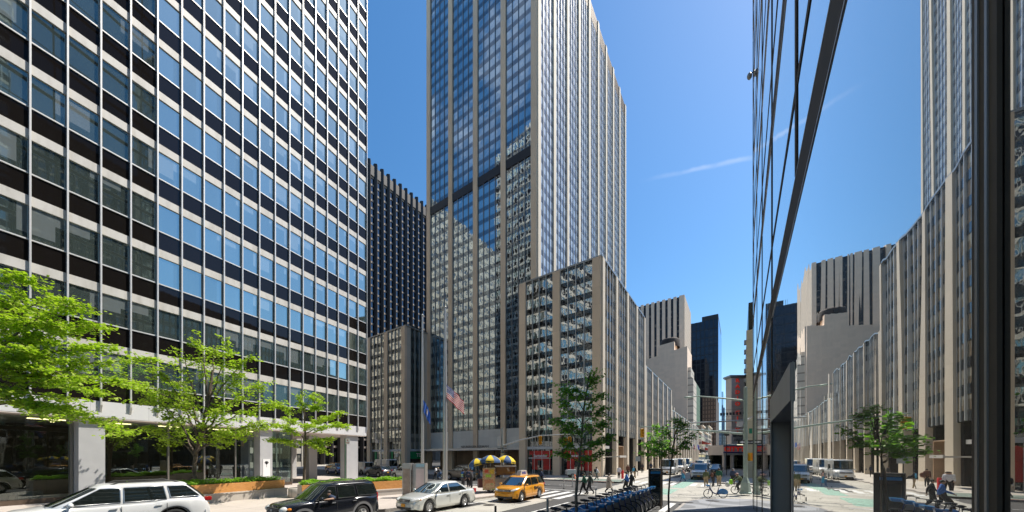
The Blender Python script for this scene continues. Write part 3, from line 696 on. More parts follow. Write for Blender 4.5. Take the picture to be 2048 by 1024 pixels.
# street wall beyond the low blocks: small facades stepping away
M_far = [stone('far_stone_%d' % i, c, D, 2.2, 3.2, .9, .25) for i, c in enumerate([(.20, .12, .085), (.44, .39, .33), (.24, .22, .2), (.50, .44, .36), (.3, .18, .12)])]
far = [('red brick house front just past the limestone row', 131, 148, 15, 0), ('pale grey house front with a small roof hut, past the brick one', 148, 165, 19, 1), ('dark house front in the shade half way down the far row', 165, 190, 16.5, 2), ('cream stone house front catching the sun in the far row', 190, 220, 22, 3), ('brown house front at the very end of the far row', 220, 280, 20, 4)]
for lab, d0, d1, h, mi in far:
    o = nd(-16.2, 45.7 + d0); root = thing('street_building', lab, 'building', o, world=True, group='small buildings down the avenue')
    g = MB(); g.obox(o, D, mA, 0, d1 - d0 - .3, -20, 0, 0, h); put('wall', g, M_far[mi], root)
    g = MB(); g.obox(o, D, mA, 0, d1 - d0 - .3, -.3, .7, h - .5, h + .1); g.obox(o, D, mA, 0, d1 - d0 - .3, -.3, .5, 4.2, 4.6); put('cornice', g, M_lime2, root)
    g = MB(); g.obox(o, D, mA, 1, d1 - d0 - 1.3, -.3, .02, .2, 3.8); put('shopfront', g, M_shopd, root)
    g = MB(); s = 2.0
    while s < d1 - d0 - 2:
        for z in range(5, int(h) - 2, 3): g.obox(o, D, mA, s, s + 1.1, -.1, .03, z + .6, z + 2.3)
        s += 2.4
    put('window', g, M_shopd, root)['kind'] = 'stuff'
M_aw = mat('red_awning_cloth', (.40, .05, .03), .7, 0, .1)
for i, (d, h, m, lab) in enumerate([(150, 9.5, M_aw, 'long red awning sloping out over the far pavement, upper'), (168, 6.5, M_aw, 'dark red awning sloping out over the far pavement, lower'), (140, 5.2, M_black, 'black awning low over the far pavement')]):
    o = nd(-16.2, 45.7 + d); root = thing('awning', lab, 'awning', o + UP * h, world=True, group='awnings down the avenue')
    g = MB(); g.ext([(0, 1.6), (3.4, .3), (3.4, 0), (0, 0)], 0, 9, lambda x, z, t_: o + mA * x + D * t_ + UP * (z + h)); put('cloth', g, m, root)
# ---- theatre with blade sign and marquee on the right
M_thst = mat('theatre_limestone', (.72, .67, .62), .7, 0, .08, .5); M_redglow = NT('glowing_red_letters').p((.7, .05, .03), .4, 0, Emission_Color=(1, .06, .03, 1), Emission_Strength=.12)  # weak glow added to lift the letters, which face away from the sun
Y = 82; o = Vector(((1463 - 1024) / FX * Y, Y, 0)); root = thing('theatre_sign', 'tall grey blade sign with red upright letters above a marquee', 'sign', o, world=True)
X = Vector((1, 0, 0)); Yn = Vector((0, -1, 0)); zz = lambda y: CH + (HZ - y) / FX * Y
g = MB(); g.obox(o, X, Yn, 0, 6.2, -2.2, 0, zz(888), zz(754)); put('blade', g, M_thst, root)
g = MB(); g.obox(o, X, Yn, -.5, 6.6, -2.5, .3, zz(754), zz(750.5)); g.obox(o, X, Yn, -.25, 6.4, -2.4, .12, zz(756), zz(754)); put('cornice', g, M_alumd, root)
yy = 761.5
for ch in 'RADIO CITY':
    if ch != ' ': text('letter', ch, 1.3, (o + X * 1.45 + Yn * .1 + UP * (zz(yy))), X, UP, M_redglow, root, .06, .015, 1.2)
    yy += 11.6 if ch != ' ' else 6
text('lettering', 'MUSIC', .9, o + X * 1.6 + Yn * .1 + UP * zz(872), X, UP, M_alumd, root, .05, .01)
text('lettering', 'HALL', .9, o + X * 1.6 + Yn * .1 + UP * zz(880), X, UP, M_alumd, root, .05, .01)
Y = 76; o = Vector(((1447 - 1024) / FX * Y, Y, 0)); root = thing('theatre_marquee', 'wide marquee with red letters between blue bands over a dark entrance', 'marquee', o, world=True)
M_bluen = mat('blue_band', (.04, .07, .30), .4, 0, .05)
g = MB(); g.obox(o, X, Yn, 0, 14, -6, 0, zz(910), zz(890)); put('canopy', g, M_thst, root)
zz = lambda y: CH + (HZ - y) / FX * Y
g = MB(); g.obox(o, X, Yn, -.05, 14, 0, .1, zz(906), zz(904)); g.obox(o, X, Yn, -.05, 14, 0, .1, zz(893), zz(891)); put('blue_band', g, M_bluen, root)
text('lettering', "CITY'S", 1.55, o + X * 2.5 + Yn * .08 + UP * zz(898.5), X, UP, M_redglow, root, .04, .02, 1.1)
text('lettering', "HOME", 1.4, o + X * 7.8 + Yn * .08 + UP * zz(898.5), X, UP, M_redglow, root, .04, .02, 1.1)
g = MB(); 
for x in (.3, 2.2, 6, 10, 13.4): g.obox(o, X, Yn, x, x + .35, -1, -.2, 0, zz(909))
put('post', g, M_thst, root)
g = MB(); g.obox(o, X, Yn, .5, 14, -6, -5.7, 0, zz(909)); put('entrance', g, M_shopd, root)
# far houses at the foot of the gap, haze put into the wall colour
o = Vector(((1446 - 1024) / FX * 330, 330, 0)); root = thing('distant_building', 'low grey green building seen in the gap left of the blade sign', 'building', o, world=True)
g = MB(); g.obox(o, X, Yn, 0, 14, -10, 0, 0, CH + 42 / FX * 330); g.obox(o, X, Yn, 3, 9, -10, -1, 0, CH + 50 / FX * 330); put('wall', g, stone('grey_green_wall', (.22, .27, .27), X, 1.6, 3, .8, .3), root)
# ---- limestone slab at the end of the glass building
o = Vector((31.6, 44.7, 0)); root = thing('limestone_pier_building', 'narrow yellowish limestone wall beside the edge of the mirror glass', 'building', o, world=True)
g = MB(); g.obox(o, D, NN, .9, 60, .25, 18, 0, 24); put('glass_wall', g, mirror_tint('green_black_glass', (.5, .56, .54), (.02, .025, .022), .2, .6, (.3, (.05, .06, .05)), (D, 1.5, 3.6, 0), .004), root)
g = MB(); g.obox(o, D, NN, 0.02, .9, 1.25, 18, 0, 22); put('glass_wall', g, M_shopd, root)
g = MB(); g.obox(o, D, NN, 0, .9, 0.0, 1.2, 0, 20); put('wall', g, stone('yellow_limestone', (.56, .48, .32), X, .9, 1.1, .03, .6), root)
g = MB()
for k in range(9): g.obox(o, D, -NN, .6, 1.4, 0, .25, 8 + k * 1.3, 8.5 + k * 1.3)
put('bracket', g, M_alumd, root)
# ---- blocks on the far side of the camera, met only in the glass
def grid_block(label, o, u, n, L_, dp, h, fh=3.8, mw=1.6, mg=None, mf=None):
    root = thing('background_block', label, 'building', o, world=True)
    g = MB(); g.obox(o, u, n, 0, L_, -dp, -.1, 0, h); put('glass_wall', g, mg or M_winL, root)
    g = MB(); 
    for f in range(int(h / fh)): g.obox(o, u, n, 0, L_, -.1, .06, f * fh, f * fh + 1.5)
    put('spandrel', g, mf or M_white, root)
    g = MB()
    for k in range(int(L_ / mw)): g.obox(o, u, n, k * mw, k * mw + .3, -.1, .2, 0, h)
    put('mullion', g, mf or M_white, root)
    return root
o = Vector((-60, 95, 0)); grid_block('white gridded block across the side street, seen in the tower windows', o, -D, NN, 100, 30, 108, mg=mirror_tint('far_block_glass', (.7, .75, .78), (.10, .10, .09), .25, .6, (.5, (.4, .38, .33)), (D, 1.6, 3.8, 0), 0), mf=mat('cream_block_frame', (.72, .66, .56), .7, 0, .1, .2))
o = nd(70, 130); grid_block('dark gridded block far along the side street on the right, seen in the lobby glass', o, -D, E, 110, 20, 56, mg=mirror_tint('green_block_glass', (.5, .56, .54), (.03, .036, .032), .15, .5, (.4, (.09, .10, .09)), (D, 1.6, 3.8, 0), 0), mf=mat('grey_green_frame', (.06, .065, .06), .6, 0, .1, .5))
o = nd(-75, -30); grid_block('white gridded slab behind the viewer, seen in the podium windows', o, -E, D, 60, 25, 58)
# ---------------------------------------------------------------- mirror glass building
MO = NN * .62
root = thing('mirror_glass_building', 'mirror glass building with bronze fins filling the right side', 'building', MO, world=True)
t = NT('mirror_glass'); 
t.p((.012, .014, .014), .3)
gl = t.new('ShaderNodeBsdfGlossy'); gl.inputs['Roughness'].default_value = .006; gl.inputs['Color'].default_value = (.98, .98, .95, 1)
lw = t.new('ShaderNodeLayerWeight'); lw.inputs['Blend'].default_value = .5
fr = t.new('ShaderNodeMapRange'); t.l.new(lw.outputs['Facing'], fr.inputs[0]); fr.inputs[1].default_value = .55; fr.inputs[2].default_value = .9; fr.inputs[3].default_value = .42; fr.inputs[4].default_value = .93
ms = t.new('ShaderNodeMixShader'); t.l.new(fr.outputs[0], ms.inputs[0]); t.l.new(t.b.outputs[0], ms.inputs[1]); t.l.new(gl.outputs[0], ms.inputs[2]); t.l.new(ms.outputs[0], t.out.inputs[0])
t.l.new(t.bump(t.math('ADD', t.noise(.8, 1, stretch=(1, 1, .25)), t.math('MULTIPLY', t.noise(4.5, 1, stretch=(1, 1, .04)), .13)), 0.0055), gl.inputs['Normal'])
M_mir = t.m
MODS = [-6.7, -2.55, 1.6, 5.78, 9.9, 14.1, 18.3, 22.4]
ZL = [6.5 + 4.2 * i for i in range(17)]
M_fin = mat('bronze_fin', (.085, .07, .052), .7, 0, .08, 3, Specular_IOR_Level=.15)
mod = MODS + [24.0]
zs = [0.0]
for z in ZL: zs += [z, z + 1.4]
cands = []
for a, b in zip(mod[:-1], mod[1:]):
    for z0, z1 in zip(zs[:-1], zs[1:]):
        if abs(a - 5.78) < .1 and z0 == 0:
            cands.append([pane(MO, D, E, a, 6.19, 0, 0.13, z1, 0)]); cands.append([pane(MO, D, E, 6.19, b, 0, 4.35, z1, 0)]); continue
        cands.append([pane(MO, D, E, a, b, 0, max(z0, .13), z1, 0 if z0 == 0 else .0005)])
windows(root, cands, M_mir, name='glass_pane')
for z in ZL:
    g = MB(); h = .25 if True else .1
    g.obox(MO, D, E, -6.7, 24.0, .002, .006, z - h, z + h); put('beam', g, M_fin, root)
    g = MB(); g.obox(MO, D, E, -6.7, 24.0, .002, .009, z - h - .016, z - h + .001); g.obox(MO, D, E, -6.7, 24.0, .002, .009, z + h - .001, z + h + .016); put('trim', g, M_alum, root)
    g = MB(); g.obox(MO, D, E, -6.7, 24.0, .002, .008, z + 1.34, z + 1.48); put('beam', g, M_fin, root)
for a in MODS:
    g = MB()
    if a == 1.6:
        g.obox(MO, D, E, 1.575, 1.70, .002, .012, 0.13, 76); put('fin', g, mat('near_fin_bronze', (.11, .09, .065), .7, 0, .08, 3), root)
        g = MB(); g.obox(MO, D, E, 1.612, 1.624, .012, .016, 0.13, 76); g.obox(MO, D, E, 1.66, 1.674, .012, .016, 0.13, 76); put('trim', g, M_alumd, root)
    else:
        g.obox(MO, D, E, a - .08, a + .08, .002, .012, 6.78 if a in (5.78,) else .13, 76); put('fin', g, M_fin, root)
g = MB(); g.obox(MO, D, E, 23.93, 24.02, -.2, .01, 0.13, 76); put('fin', g, M_fin, root)
g = MB(); g.obox(MO, D, E, -6.6, 23.9, -20, -.6, 0.1, 75.9); put('core', g, M_dark, root)
g = MB(); g.obox(MO, D, E, 23.9, 24, -20, -.02, .1, 76); put('end_wall', g, M_fin, root)
M_port = mat('grey_portal_panel', (.42, .41, .38), .45, .1, .05, 2)
g = MB(); g.obox(MO, D, E, 6.19, 9.95, -.33, .03, 3.80, 4.35); put('portal_fascia', g, M_port, root)
g = MB(); g.obox(MO, D, E, 9.9, 9.97, -.34, .03, .13, 3.8); put('portal_jamb', g, M_port, root); g = MB(); g.obox(MO, D, E, 6.14, 6.19, -.34, .008, .13, 4.35); put('portal_jamb', g, M_port, root)
g = MB(); g.obox(MO, D, E, 6.19, 9.9, -.34, -.32, .13, 3.8); put('door', g, M_black, root)
g = MB(); g.obox(MO, D, E, 6.195, 6.22, -.02, .01, .13, 3.8); put('trim', g, M_alum, root)
o = thing('security_lamp', 'small round lamp fixed high on the far edge of the mirror glass', 'lamp', MO + D * 24 + UP * 25.4)
g = MB(); g.ell((-.12, .1, 0), (.14, .12, .2), 12); put('lamp_head', g, M_alumd, o)
g = MB(); g.tube([(0, 0, .1), (-.12, .1, .2)], .03, 6); put('bracket', g, M_black, o)
# ---------------------------------------------------------------- vehicles
M_tyre = mat('tyre_rubber', (.018, .018, .018), .8, 0, .15); M_rim = mat('wheel_silver', (.55, .55, .55), .28, .85, .04)
M_cglass = mirror_tint('car_window_glass', (.75, .85, .85), (.012, .016, .015), .10, .85, bumpd=0)
M_chead = NT('headlamp_glass').p((.70, .70, .66), .12, .1, Coat_Weight=1.0); MATS['headlamp_glass'] = M_chead
M_ctail = NT('tail_lamp_red').p((.42, .015, .012), .15, 0, Coat_Weight=1.0); M_amber = NT('amber_lamp').p((.8, .25, .02), .2)
M_trim = mat('black_plastic_trim', (.03, .03, .03), .55, 0, .05); M_plate = mat('orange_licence_plate', (.75, .33, .03), .5, 0, 0)
M_under = mat('underbody_black', (.008, .008, .008), .9, 0, 0)
def paint(name, c, metal=.1, rough=.3):
    t = NT(name); n = t.noise(2.2, 3, t.obj()); t.p(t.ramp(n, [(.3, tuple(x * .96 for x in c)), (.7, c)]), rough, metal, Coat_Weight=.8, Coat_Roughness=.05); MATS[name] = t.m; return t.m
def lerp_pts(pts, x):
    # pts sorted by falling x (front to rear)
    if x >= pts[0][0]: return pts[0][1]
    for (a, va), (b, vb) in zip(pts[:-1], pts[1:]):
        if b <= x <= a: t = (a - x) / (a - b); t = t * t * (3 - 2 * t) * .4 + t * .6; return va + (vb - va) * t
    return pts[-1][1]
def ring_xy(x0, x1, hw, bow, n=7):
    pts = []
    for i in range(n): y = -1 + 2 * i / (n - 1); pts.append((x0 + bow * (1 - y * y) - .10 * abs(y) ** 6, y * hw * (1 if abs(y) < .99 else .96)))
    for i in range(1, 5): pts.append((x0 - .14 + (x1 + .14 - x0 + .14) * i / 5, hw))
    for i in range(n): y = 1 - 2 * i / (n - 1); pts.append((x1 - bow * .6 * (1 - y * y) + .08 * abs(y) ** 6, y * hw * (1 if abs(y) < .99 else .96)))
    for i in range(4, 0, -1): pts.append((x0 - .14 + (x1 + .14 - x0 + .14) * i / 5, -hw))
    return pts
def wheel(root, x, y, r, wd, spokes=8, hub=M_rim):
    sgn = 1 if y > 0 else -1
    M = Matrix.Rotation(R(-90) * sgn, 4, 'X'); c = (x, y, r)
    g = MB(); g.lathe([(r * .62, -wd / 2), (r * .93, -wd / 2), (r, -wd * .34), (r, wd * .34), (r * .93, wd / 2), (r * .66, wd / 2), (r * .62, wd * .4)], c, 22, 0, M)
    ty = put('wheel', g, M_tyre, root)
    g = MB(); g.lathe([(r * .64, wd * .38), (r * .64, wd * .46), (r * .57, wd * .42), (r * .55, wd * .1), (0, wd * .1)], c, 22, 0, M)
    for k in range(spokes):
        a = 2 * math.pi * k / spokes; Mz = M @ Matrix.Rotation(a, 4, 'Z')
        pts = [(r * .05, -r * .06), (r * .58, -r * .09), (r * .58, r * .09), (r * .05, r * .06)]
        g.add([Mz @ Vector((p[0], p[1], h)) + Vector(c) for h in (wd * .2, wd * .4) for p in pts], [(4, 5, 6, 7), (0, 1, 5, 4), (1, 2, 6, 5), (2, 3, 7, 6), (3, 0, 4, 7)])
    g.lathe([(r * .16, wd * .2), (r * .14, wd * .46), (0, wd * .47)], c, 10, 0, M)
    put('rim', g, hub, ty)
def car(label, loc, head, paintm, sp, scale=(1, 1, 1), name='parked_car', cat='car', group=None):
    rz = math.atan2(head[1], head[0]); o = thing(name, label, cat, loc, rz, group); o.scale = scale
    L2, W2, Hh = sp['L'] / 2, sp['W'] / 2, sp['H']; wr = sp.get('wr', .33); xf, xr = sp['axles']; arch = wr * 1.22
    top = sp['top']; gc = sp.get('clear', .2)
    xs = sorted(set([round(L2 - i * sp['L'] / 46, 4) for i in range(47)] + [xf + arch * .98, xf - arch * .98, xr + arch * .98, xr - arch * .98]), reverse=True)
    def wid(x):
        f = max(0, (x - (L2 - .75)) / .75); b = max(0, (-x - (L2 - .6)) / .6)
        return W2 * (1 - .17 * f ** 2.4 - .12 * b ** 2.6)
    def zbot(x):
        z = gc + (.10 * max(0, (abs(x) - L2 + .35) / .35))
        for w_ in (xf, xr):
            d = abs(x - w_)
            if d < arch: z = max(z, wr + math.sqrt(arch * arch - d * d) * .98)
        return z
    def sec(x):
        w_ = wid(x); zt = lerp_pts(top, x); zb = zbot(x); sh = min(zt - .07, zt)
        e = max(0, (abs(x) - (L2 - .16)) / .16); zt -= .10 * e * e; 
        h = zt - zb
        return [(-w_ * .55, zb), (-w_ * .97, zb + .0), (-w_, zb + h * .18), (-w_ * 1.0, zb + h * .55), (-w_ * .975, zb + h * .80), (-w_ * .93, zb + h * .93), (-w_ * .82, zt), (-w_ * .4, zt + .035), (0, zt + .045)]
    g = MB(); vs = []; fs = []; n = 17
    for x in xs:
        s = sec(x); s = s + [(-a, b) for a, b in s[-2::-1]]
        ex = 0
        for (y, z) in s:
            f = max(0, (abs(x) - (L2 - .5)) / .5); bulge = .0
            vs.append((x - math.copysign(.10 * f * (abs(y) / W2) ** 2, x), y, z))
    for i in range(len(xs) - 1):
        for k in range(n - 1): fs.append((i * n + k, i * n + k + 1, (i + 1) * n + k + 1, (i + 1) * n + k))
        fs.append((i * n + n - 1, i * n, (i + 1) * n, (i + 1) * n + n - 1))
    g.add(vs, fs, 0, True); m = len(xs) - 1
    g.add([vs[k] for k in range(n)], [tuple(range(n))]); g.add([vs[m * n + k] for k in range(n)], [tuple(range(n))[::-1]])
    body = put('body', g, paintm, o)
    g = MB(); g.box((0, 0, gc + .12), (sp['L'] * .9, W2 * 1.5, .2)); 
    for w_ in (xf, xr): g.box((w_, 0, wr + .15), (arch * 1.9, W2 * 1.4, arch * 1.2))
    put('underbody', g, M_under, o)
    # lower cladding / bumpers
    cl = sp.get('clad')
    for nm, (a, b, z0, z1) in {'front_bumper': (L2 - .30, L2 + .02, gc + .06, gc + sp.get('bh', .30)), 'rear_bumper': (-L2 + .22, -L2 - .02, gc + .08, gc + sp.get('bh', .30))}.items():
        g = MB(); pts = []
        for y in [i / 5 for i in range(-5, 6)]:
            xx = b - math.copysign(.10 * y * y + (.12 * abs(y) ** 5), b); pts.append((xx, y * wid(b - math.copysign(.12, b)) * 1.02))
        ol = pts + [(a, W2 * 1.005), (a, -W2 * 1.005)]
        g.prism(ol, z0, z1); put(nm, g, cl or paintm, o)
    if cl:
        for s in (-1, 1):
            g = MB(); g.box(((xf + xr) / 2, s * (W2 + .004), gc + .14), (xf - xr - arch * 2.1, .03, .22)); put('side_cladding', g, cl, o)
    for s in (-1, 1):
        for w_ in (xf, xr):
            g = MB(); a0 = [(w_ + (arch + .0) * math.cos(R(q)), wr + arch * math.sin(R(q))) for q in range(-12, 193, 12)]
            y0 = s * (W2 * 1.0 + .006)
            for (x_, z_), (x2, z2) in zip(a0[:-1], a0[1:]):
                k = 1.0 + (.09 / arch if cl else .03 / arch)
                q = lambda x, z, f: (w_ + (x - w_) * f, y0, wr + (z - wr) * f)
                g.quad(q(x_, z_, .985), q(x2, z2, .985), q(x2, z2, k), q(x_, z_, k))
            put('wheel_arch', g, cl or M_trim, o)
            wheel(o, w_, s * (W2 - .13), wr, .22, sp.get('spokes', 8), sp.get('hub', M_rim))
    # cabin
    B0, B1, T0, T1 = sp['cab']; zb = sp['belt']; hb, ht = W2 * .945, W2 * sp.get('tumble', .77)
    lv = [(-.12, 0), (0, 0), (.35, .35), (.7, .7), (.93, .93), (1.0, 1.06)]
    def cabx(t): tt = min(max(t, 0), 1); return (B0 + (T0 - B0) * (tt ** .92), B1 + (T1 - B1) * (tt ** 1.15), hb + (ht - hb) * (tt ** 1.25))
    def cabz(t): return zb + (Hh - .045 - zb) * t
    g = MB(); vs = []; fs = []
    for zt_, tt in lv:
        x0, x1, hw = cabx(tt); 
        for (x, y) in ring_xy(x0, x1, hw, .10): vs.append((x, y, cabz(zt_)))
    x0, x1, hw = cabx(1.0); nr = len(ring_xy(0, -1, 1, .1))
    for sc_, dz in ((.93, .028), (.6, .05), (.0, .055)):
        for (x, y) in ring_xy(x0, x1, hw, .10): cx = (x0 + x1) / 2; vs.append((cx + (x - cx) * (sc_ if sc_ else .02), y * (sc_ if sc_ else .02), cabz(1.0) + dz))
    for i in range(len(lv) + 2):
        for k in range(nr): fs.append((i * nr + k, i * nr + (k + 1) % nr, (i + 1) * nr + (k + 1) % nr, (i + 1) * nr + k))
    g.add(vs, fs, 0, True); cab = put('cabin', g, paintm, o)
    def side_pt(x, t, s, k=.008): 
        x0, x1, hw = cabx(t); return (x, s * (hw + k), cabz(t))
    for s in (-1, 1):
        for (xa0, xb0, xa1, xb1, t0, t1) in sp['win']:
            g = MB(); nn_ = 5; rows = []
            for j in range(nn_ + 1):
                f = j / nn_; t = t0 + (t1 - t0) * f; xa = xa0 + (xa1 - xa0) * f; xb = xb0 + (xb1 - xb0) * f; rows.append([side_pt(xa + (xb - xa) * i / 3, t, s) for i in range(4)])
            v = [p for r_ in rows for p in r_]
            g.add(v, [(j * 4 + i, j * 4 + i + 1, j * 4 + i + 5, j * 4 + i + 4) for j in range(nn_) for i in range(3)], 0, True)
            wn = put('side_window', g, M_cglass, o)
            g = MB(); g.tube([Vector(rows[0][0]) + Vector((0, s * .004, 0))] + [r_[0] for r_ in rows[1:]] + [r_[3] for r_ in rows[::-1]] + [rows[0][0]], .013, 4, 0, False); put('window_trim', g, sp.get('wtrim', M_trim), wn)
    def ends(front, name_):
        g = MB(); rows = []
        for j in range(6):
            t = .06 + .84 * j / 5; x0, x1, hw = cabx(t); x = x0 if front else x1; r_ = []
            for i in range(9):
                y = -.9 + 1.8 * i / 8; xx = (x + .10 * (1 - y * y) - .10 * abs(y) ** 6 + .012) if front else (x - .06 * (1 - y * y) + .08 * abs(y) ** 6 - .012)
                r_.append((xx, y * hw, cabz(t) + .004))
            rows.append(r_)
        g.add([p for r_ in rows for p in r_], [(j * 9 + i, j * 9 + i + 1, j * 9 + i + 10, j * 9 + i + 9) for j in range(5) for i in range(8)], 0, True)
        return put(name_, g, M_cglass, o)
    ws = ends(True, 'windscreen')
    if sp.get('rearglass', True): ends(False, 'rear_window')
    g = MB()
    for y in (-.35, .35): p0 = Vector((cabx(.05)[0] + .13, y * W2, cabz(.04) + .01)); p1 = Vector((cabx(.3)[0] + .11, y * W2 + .38, cabz(.16) + .015)); g.tube([p0, p1], .009, 4)
    put('wiper', g, M_black, ws)
    # lights, grille, mirrors, handles, seams
    zh = sp.get('lampz', lerp_pts(top, L2 - .25) - .13); hl = sp.get('lamp', (.22, .17, .10))
    for s in (-1, 1):
        g = MB(); Mr = Matrix.Rotation(R(-34 * s), 4, 'Z') @ Matrix.Rotation(R(12), 4, 'Y')
        g.ell((L2 - .22 + sp.get('lx', 0), s * (W2 * .72), zh), hl, 14, 0, Mr); h_ = put('headlight', g, M_chead, o)
        g = MB(); g.ell((L2 - .34 + sp.get('lx', 0), s * (W2 * .86), zh), (.13, .06, .07), 10, 0, Mr); put('indicator', g, M_amber, h_)
        tz = sp.get('tailz', zb - .18); th = sp.get('tail', (.10, .12, .13)); g = MB(); g.box((-L2 + .13, s * W2 * .80, tz), (th[0] * 2, th[1] * 2, th[2] * 2)); tl = put('tail_light', g, M_ctail, o)
        bv = tl.modifiers.new('round', 'BEVEL'); bv.width = .03; bv.segments = 2
        g = MB(); mxp = cabx(.1)[0] - .28; g.ell((mxp, s * (W2 + .12), zb + .07), (.07, .12, .085), 10); g.box((mxp, s * (W2 - .0), zb + .02), (.05, .14, .04)); put('door_mirror', g, sp.get('mirror', paintm), o)
        doors = sp.get('doors', [])
        for x in doors:
            g = MB(); g.box((x, s * (W2 * .998 + .002), (gc + .12 + zb) / 2), (.012, .012, zb - gc - .3)); put('door_seam', g, M_trim, o)
        for x in sp.get('handles', []):
            g = MB(); g.box((x, s * (W2 * .985 + .025), zb - .14), (.17, .03, .03)); g.box((x - .06, s * (W2 * .97 + .012), zb - .14), (.03, .04, .05)); put('door_handle', g, sp.get('hm', paintm), o)
        if sp.get('rails'):
            g = MB(); x0, x1, hw = cabx(1.0); g.tube([(x0 - .2, s * hw * .86, Hh - .03), (x0 - .38, s * hw * .88, Hh + .05), (x1 + .35, s * hw * .88, Hh + .05), (x1 + .15, s * hw * .86, Hh - .03)], .022, 6); put('roof_rail', g, M_trim, o)
    gw, gz0, gz1 = sp.get('grille', (.42, zh - .1, zh + .05)); g = MB()
    g.box((L2 - .045, 0, (gz0 + gz1) / 2), (.10, gw * 2, gz1 - gz0)); gr = put('grille', g, M_trim, o)
    g = MB()
    for k in range(3): g.box((L2 + .01, 0, gz0 + (gz1 - gz0) * (k + 1) / 4), (.02, gw * 1.9, .012))
    g.ell((L2 + .015, 0, (gz0 + gz1) / 2), (.02, .075, .05), 10); put('grille_bar', g, M_rim, gr)
    g = MB(); g.box((L2 + .005, 0, gc + .10), (.08, gw * 2.6, .10)); put('air_intake', g, M_trim, o)
    g = MB(); g.box((L2 + .045, 0, gc + .24), (.02, .30, .15)); pl = put('licence_plate', g, M_plate, o)
    g = MB(); g.box((-L2 - .03, 0, zb - .35), (.02, .30, .15)); put('licence_plate', g, M_plate, o)
    return o
SUV = dict(L=4.43, W=1.83, H=1.74, wr=.355, axles=(1.40, -1.22), belt=1.10, cab=(1.12, -2.12, .30, -1.93), tumble=.80, clear=.26, bh=.36, spokes=5,
    top=[(2.22, .78), (2.16, .96), (1.9, 1.02), (1.1, 1.10), (.8, 1.12), (-2.0, 1.12), (-2.16, 1.08), (-2.22, .8)],
    win=[(.92, .02, .36, .02, .03, .86), (-.06, -.92, -.06, -.84, .03, .86), (-1.02, -1.98, -.95, -1.84, .08, .86)], doors=[1.0, 0.0, -1.0], handles=[.16, -.82], lampz=.86, lamp=(.17, .17, .12), lx=.04,
    tail=(.05, .06, .2), tailz=1.0, rails=True, grille=(.46, .72, .92))
SEDAN = dict(L=4.8, W=1.80, H=1.47, wr=.325, axles=(1.44, -1.28), belt=.94, cab=(1.28, -1.78, .30, -.92), tumble=.74, clear=.20, bh=.3, spokes=9,
    top=[(2.4, .62), (2.34, .72), (2.1, .79), (1.2, .93), (.9, .95), (-1.5, .98), (-2.2, .97), (-2.36, .88), (-2.4, .7)],
    win=[(1.0, .02, .30, .02, .06, .86), (-.08, -1.42, -.08, -.82, .06, .86)], doors=[1.05, -.03, -1.05], handles=[.1, -.9], lampz=.70, lamp=(.30, .17, .085), lx=-.02, tail=(.12, .1, .12), tailz=.84, grille=(.40, .60, .72))
XOVER = dict(L=4.6, W=1.84, H=1.67, wr=.35, axles=(1.42, -1.24), belt=1.03, cab=(1.42, -2.1, .42, -1.55), tumble=.78, clear=.24, bh=.34, spokes=10,
    top=[(2.3, .72), (2.24, .86), (2.0, .95), (1.2, 1.04), (.8, 1.06), (-1.0, 1.09), (-1.9, 1.10), (-2.2, 1.02), (-2.3, .75)],
    win=[(1.14, .02, .44, .02, .06, .86), (-.06, -1.05, -.06, -.98, .06, .86), (-1.15, -1.92, -1.08, -1.55, .16, .84)], doors=[1.1, 0, -1.05], handles=[.16, -.85], lampz=.82, lamp=(.30, .15, .075), lx=-.02, tail=(.11, .10, .08), tailz=.98, rails=True, grille=(.48, .70, .84))
VAN = dict(L=5.4, W=2.0, H=2.1, wr=.36, axles=(1.75, -1.7), belt=1.22, cab=(1.95, -2.62, 1.25, -2.5), tumble=.86, clear=.28, bh=.36, spokes=6,
    top=[(2.7, .85), (2.64, 1.02), (2.4, 1.1), (1.9, 1.22), (1.2, 1.24), (-2.5, 1.24), (-2.7, 1.1)],
    win=[(1.75, .75, 1.3, .75, .05, .82)], doors=[1.6, .6], handles=[.8], lampz=.92, lamp=(.12, .2, .11), lx=.06, tail=(.05, .07, .2), tailz=1.1, grille=(.6, .82, 1.0))
HVAN = dict(VAN, H=2.65, L=5.8, axles=(1.9, -1.8), cab=(2.2, -2.82, 1.5, -2.7), top=[(2.9, .85), (2.84, 1.02), (2.6, 1.15), (2.1, 1.3), (1.4, 1.32), (-2.7, 1.32), (-2.9, 1.1)], belt=1.3, win=[(1.95, .95, 1.6, .95, .05, .6)])
TRUCK = dict(VAN, H=2.6, W=2.1, L=5.0, axles=(1.6, -1.5), cab=(1.75, -2.42, 1.55, -2.4), top=[(2.5, .85), (2.45, 1.12), (2.2, 1.2), (1.7, 1.28), (1.0, 1.3), (-2.4, 1.3), (-2.5, 1.1)], belt=1.3, tumble=.93, win=[(1.5, .7, 1.45, .7, .05, .55)])
P_white = paint('white_car_paint', (.82, .82, .80)); P_blk = paint('black_blue_car_paint', (.012, .014, .02), .3, .22); P_silver = paint('silver_car_paint', (.74, .75, .71), .4, .3)
P_yel = paint('taxi_yellow_paint', (.80, .34, .015)); P_brown = paint('bronze_grey_paint', (.16, .14, .11), .4); P_grey = paint('dark_grey_paint', (.07, .07, .075), .4); P_blue = paint('blue_car_paint', (.03, .06, .22), .3)
M_clad = mat('grey_plastic_cladding', (.16, .16, .165), .5, 0, .05)
hD = (-D.x, -D.y)
c1 = car('white crossover car parked nearest, black roof rails, facing left', (-15.7, 13.2, 0), hD, P_white, dict(XOVER, wtrim=M_rim), (1.16, 1.1, 1.16))
c2 = car('black SUV with grey lower panels parked between the white and silver cars', (-8.3, 14.85, 0), hD, P_blk, dict(SUV, clad=M_clad, hm=M_rim), (.96, 1.0, 1.06))
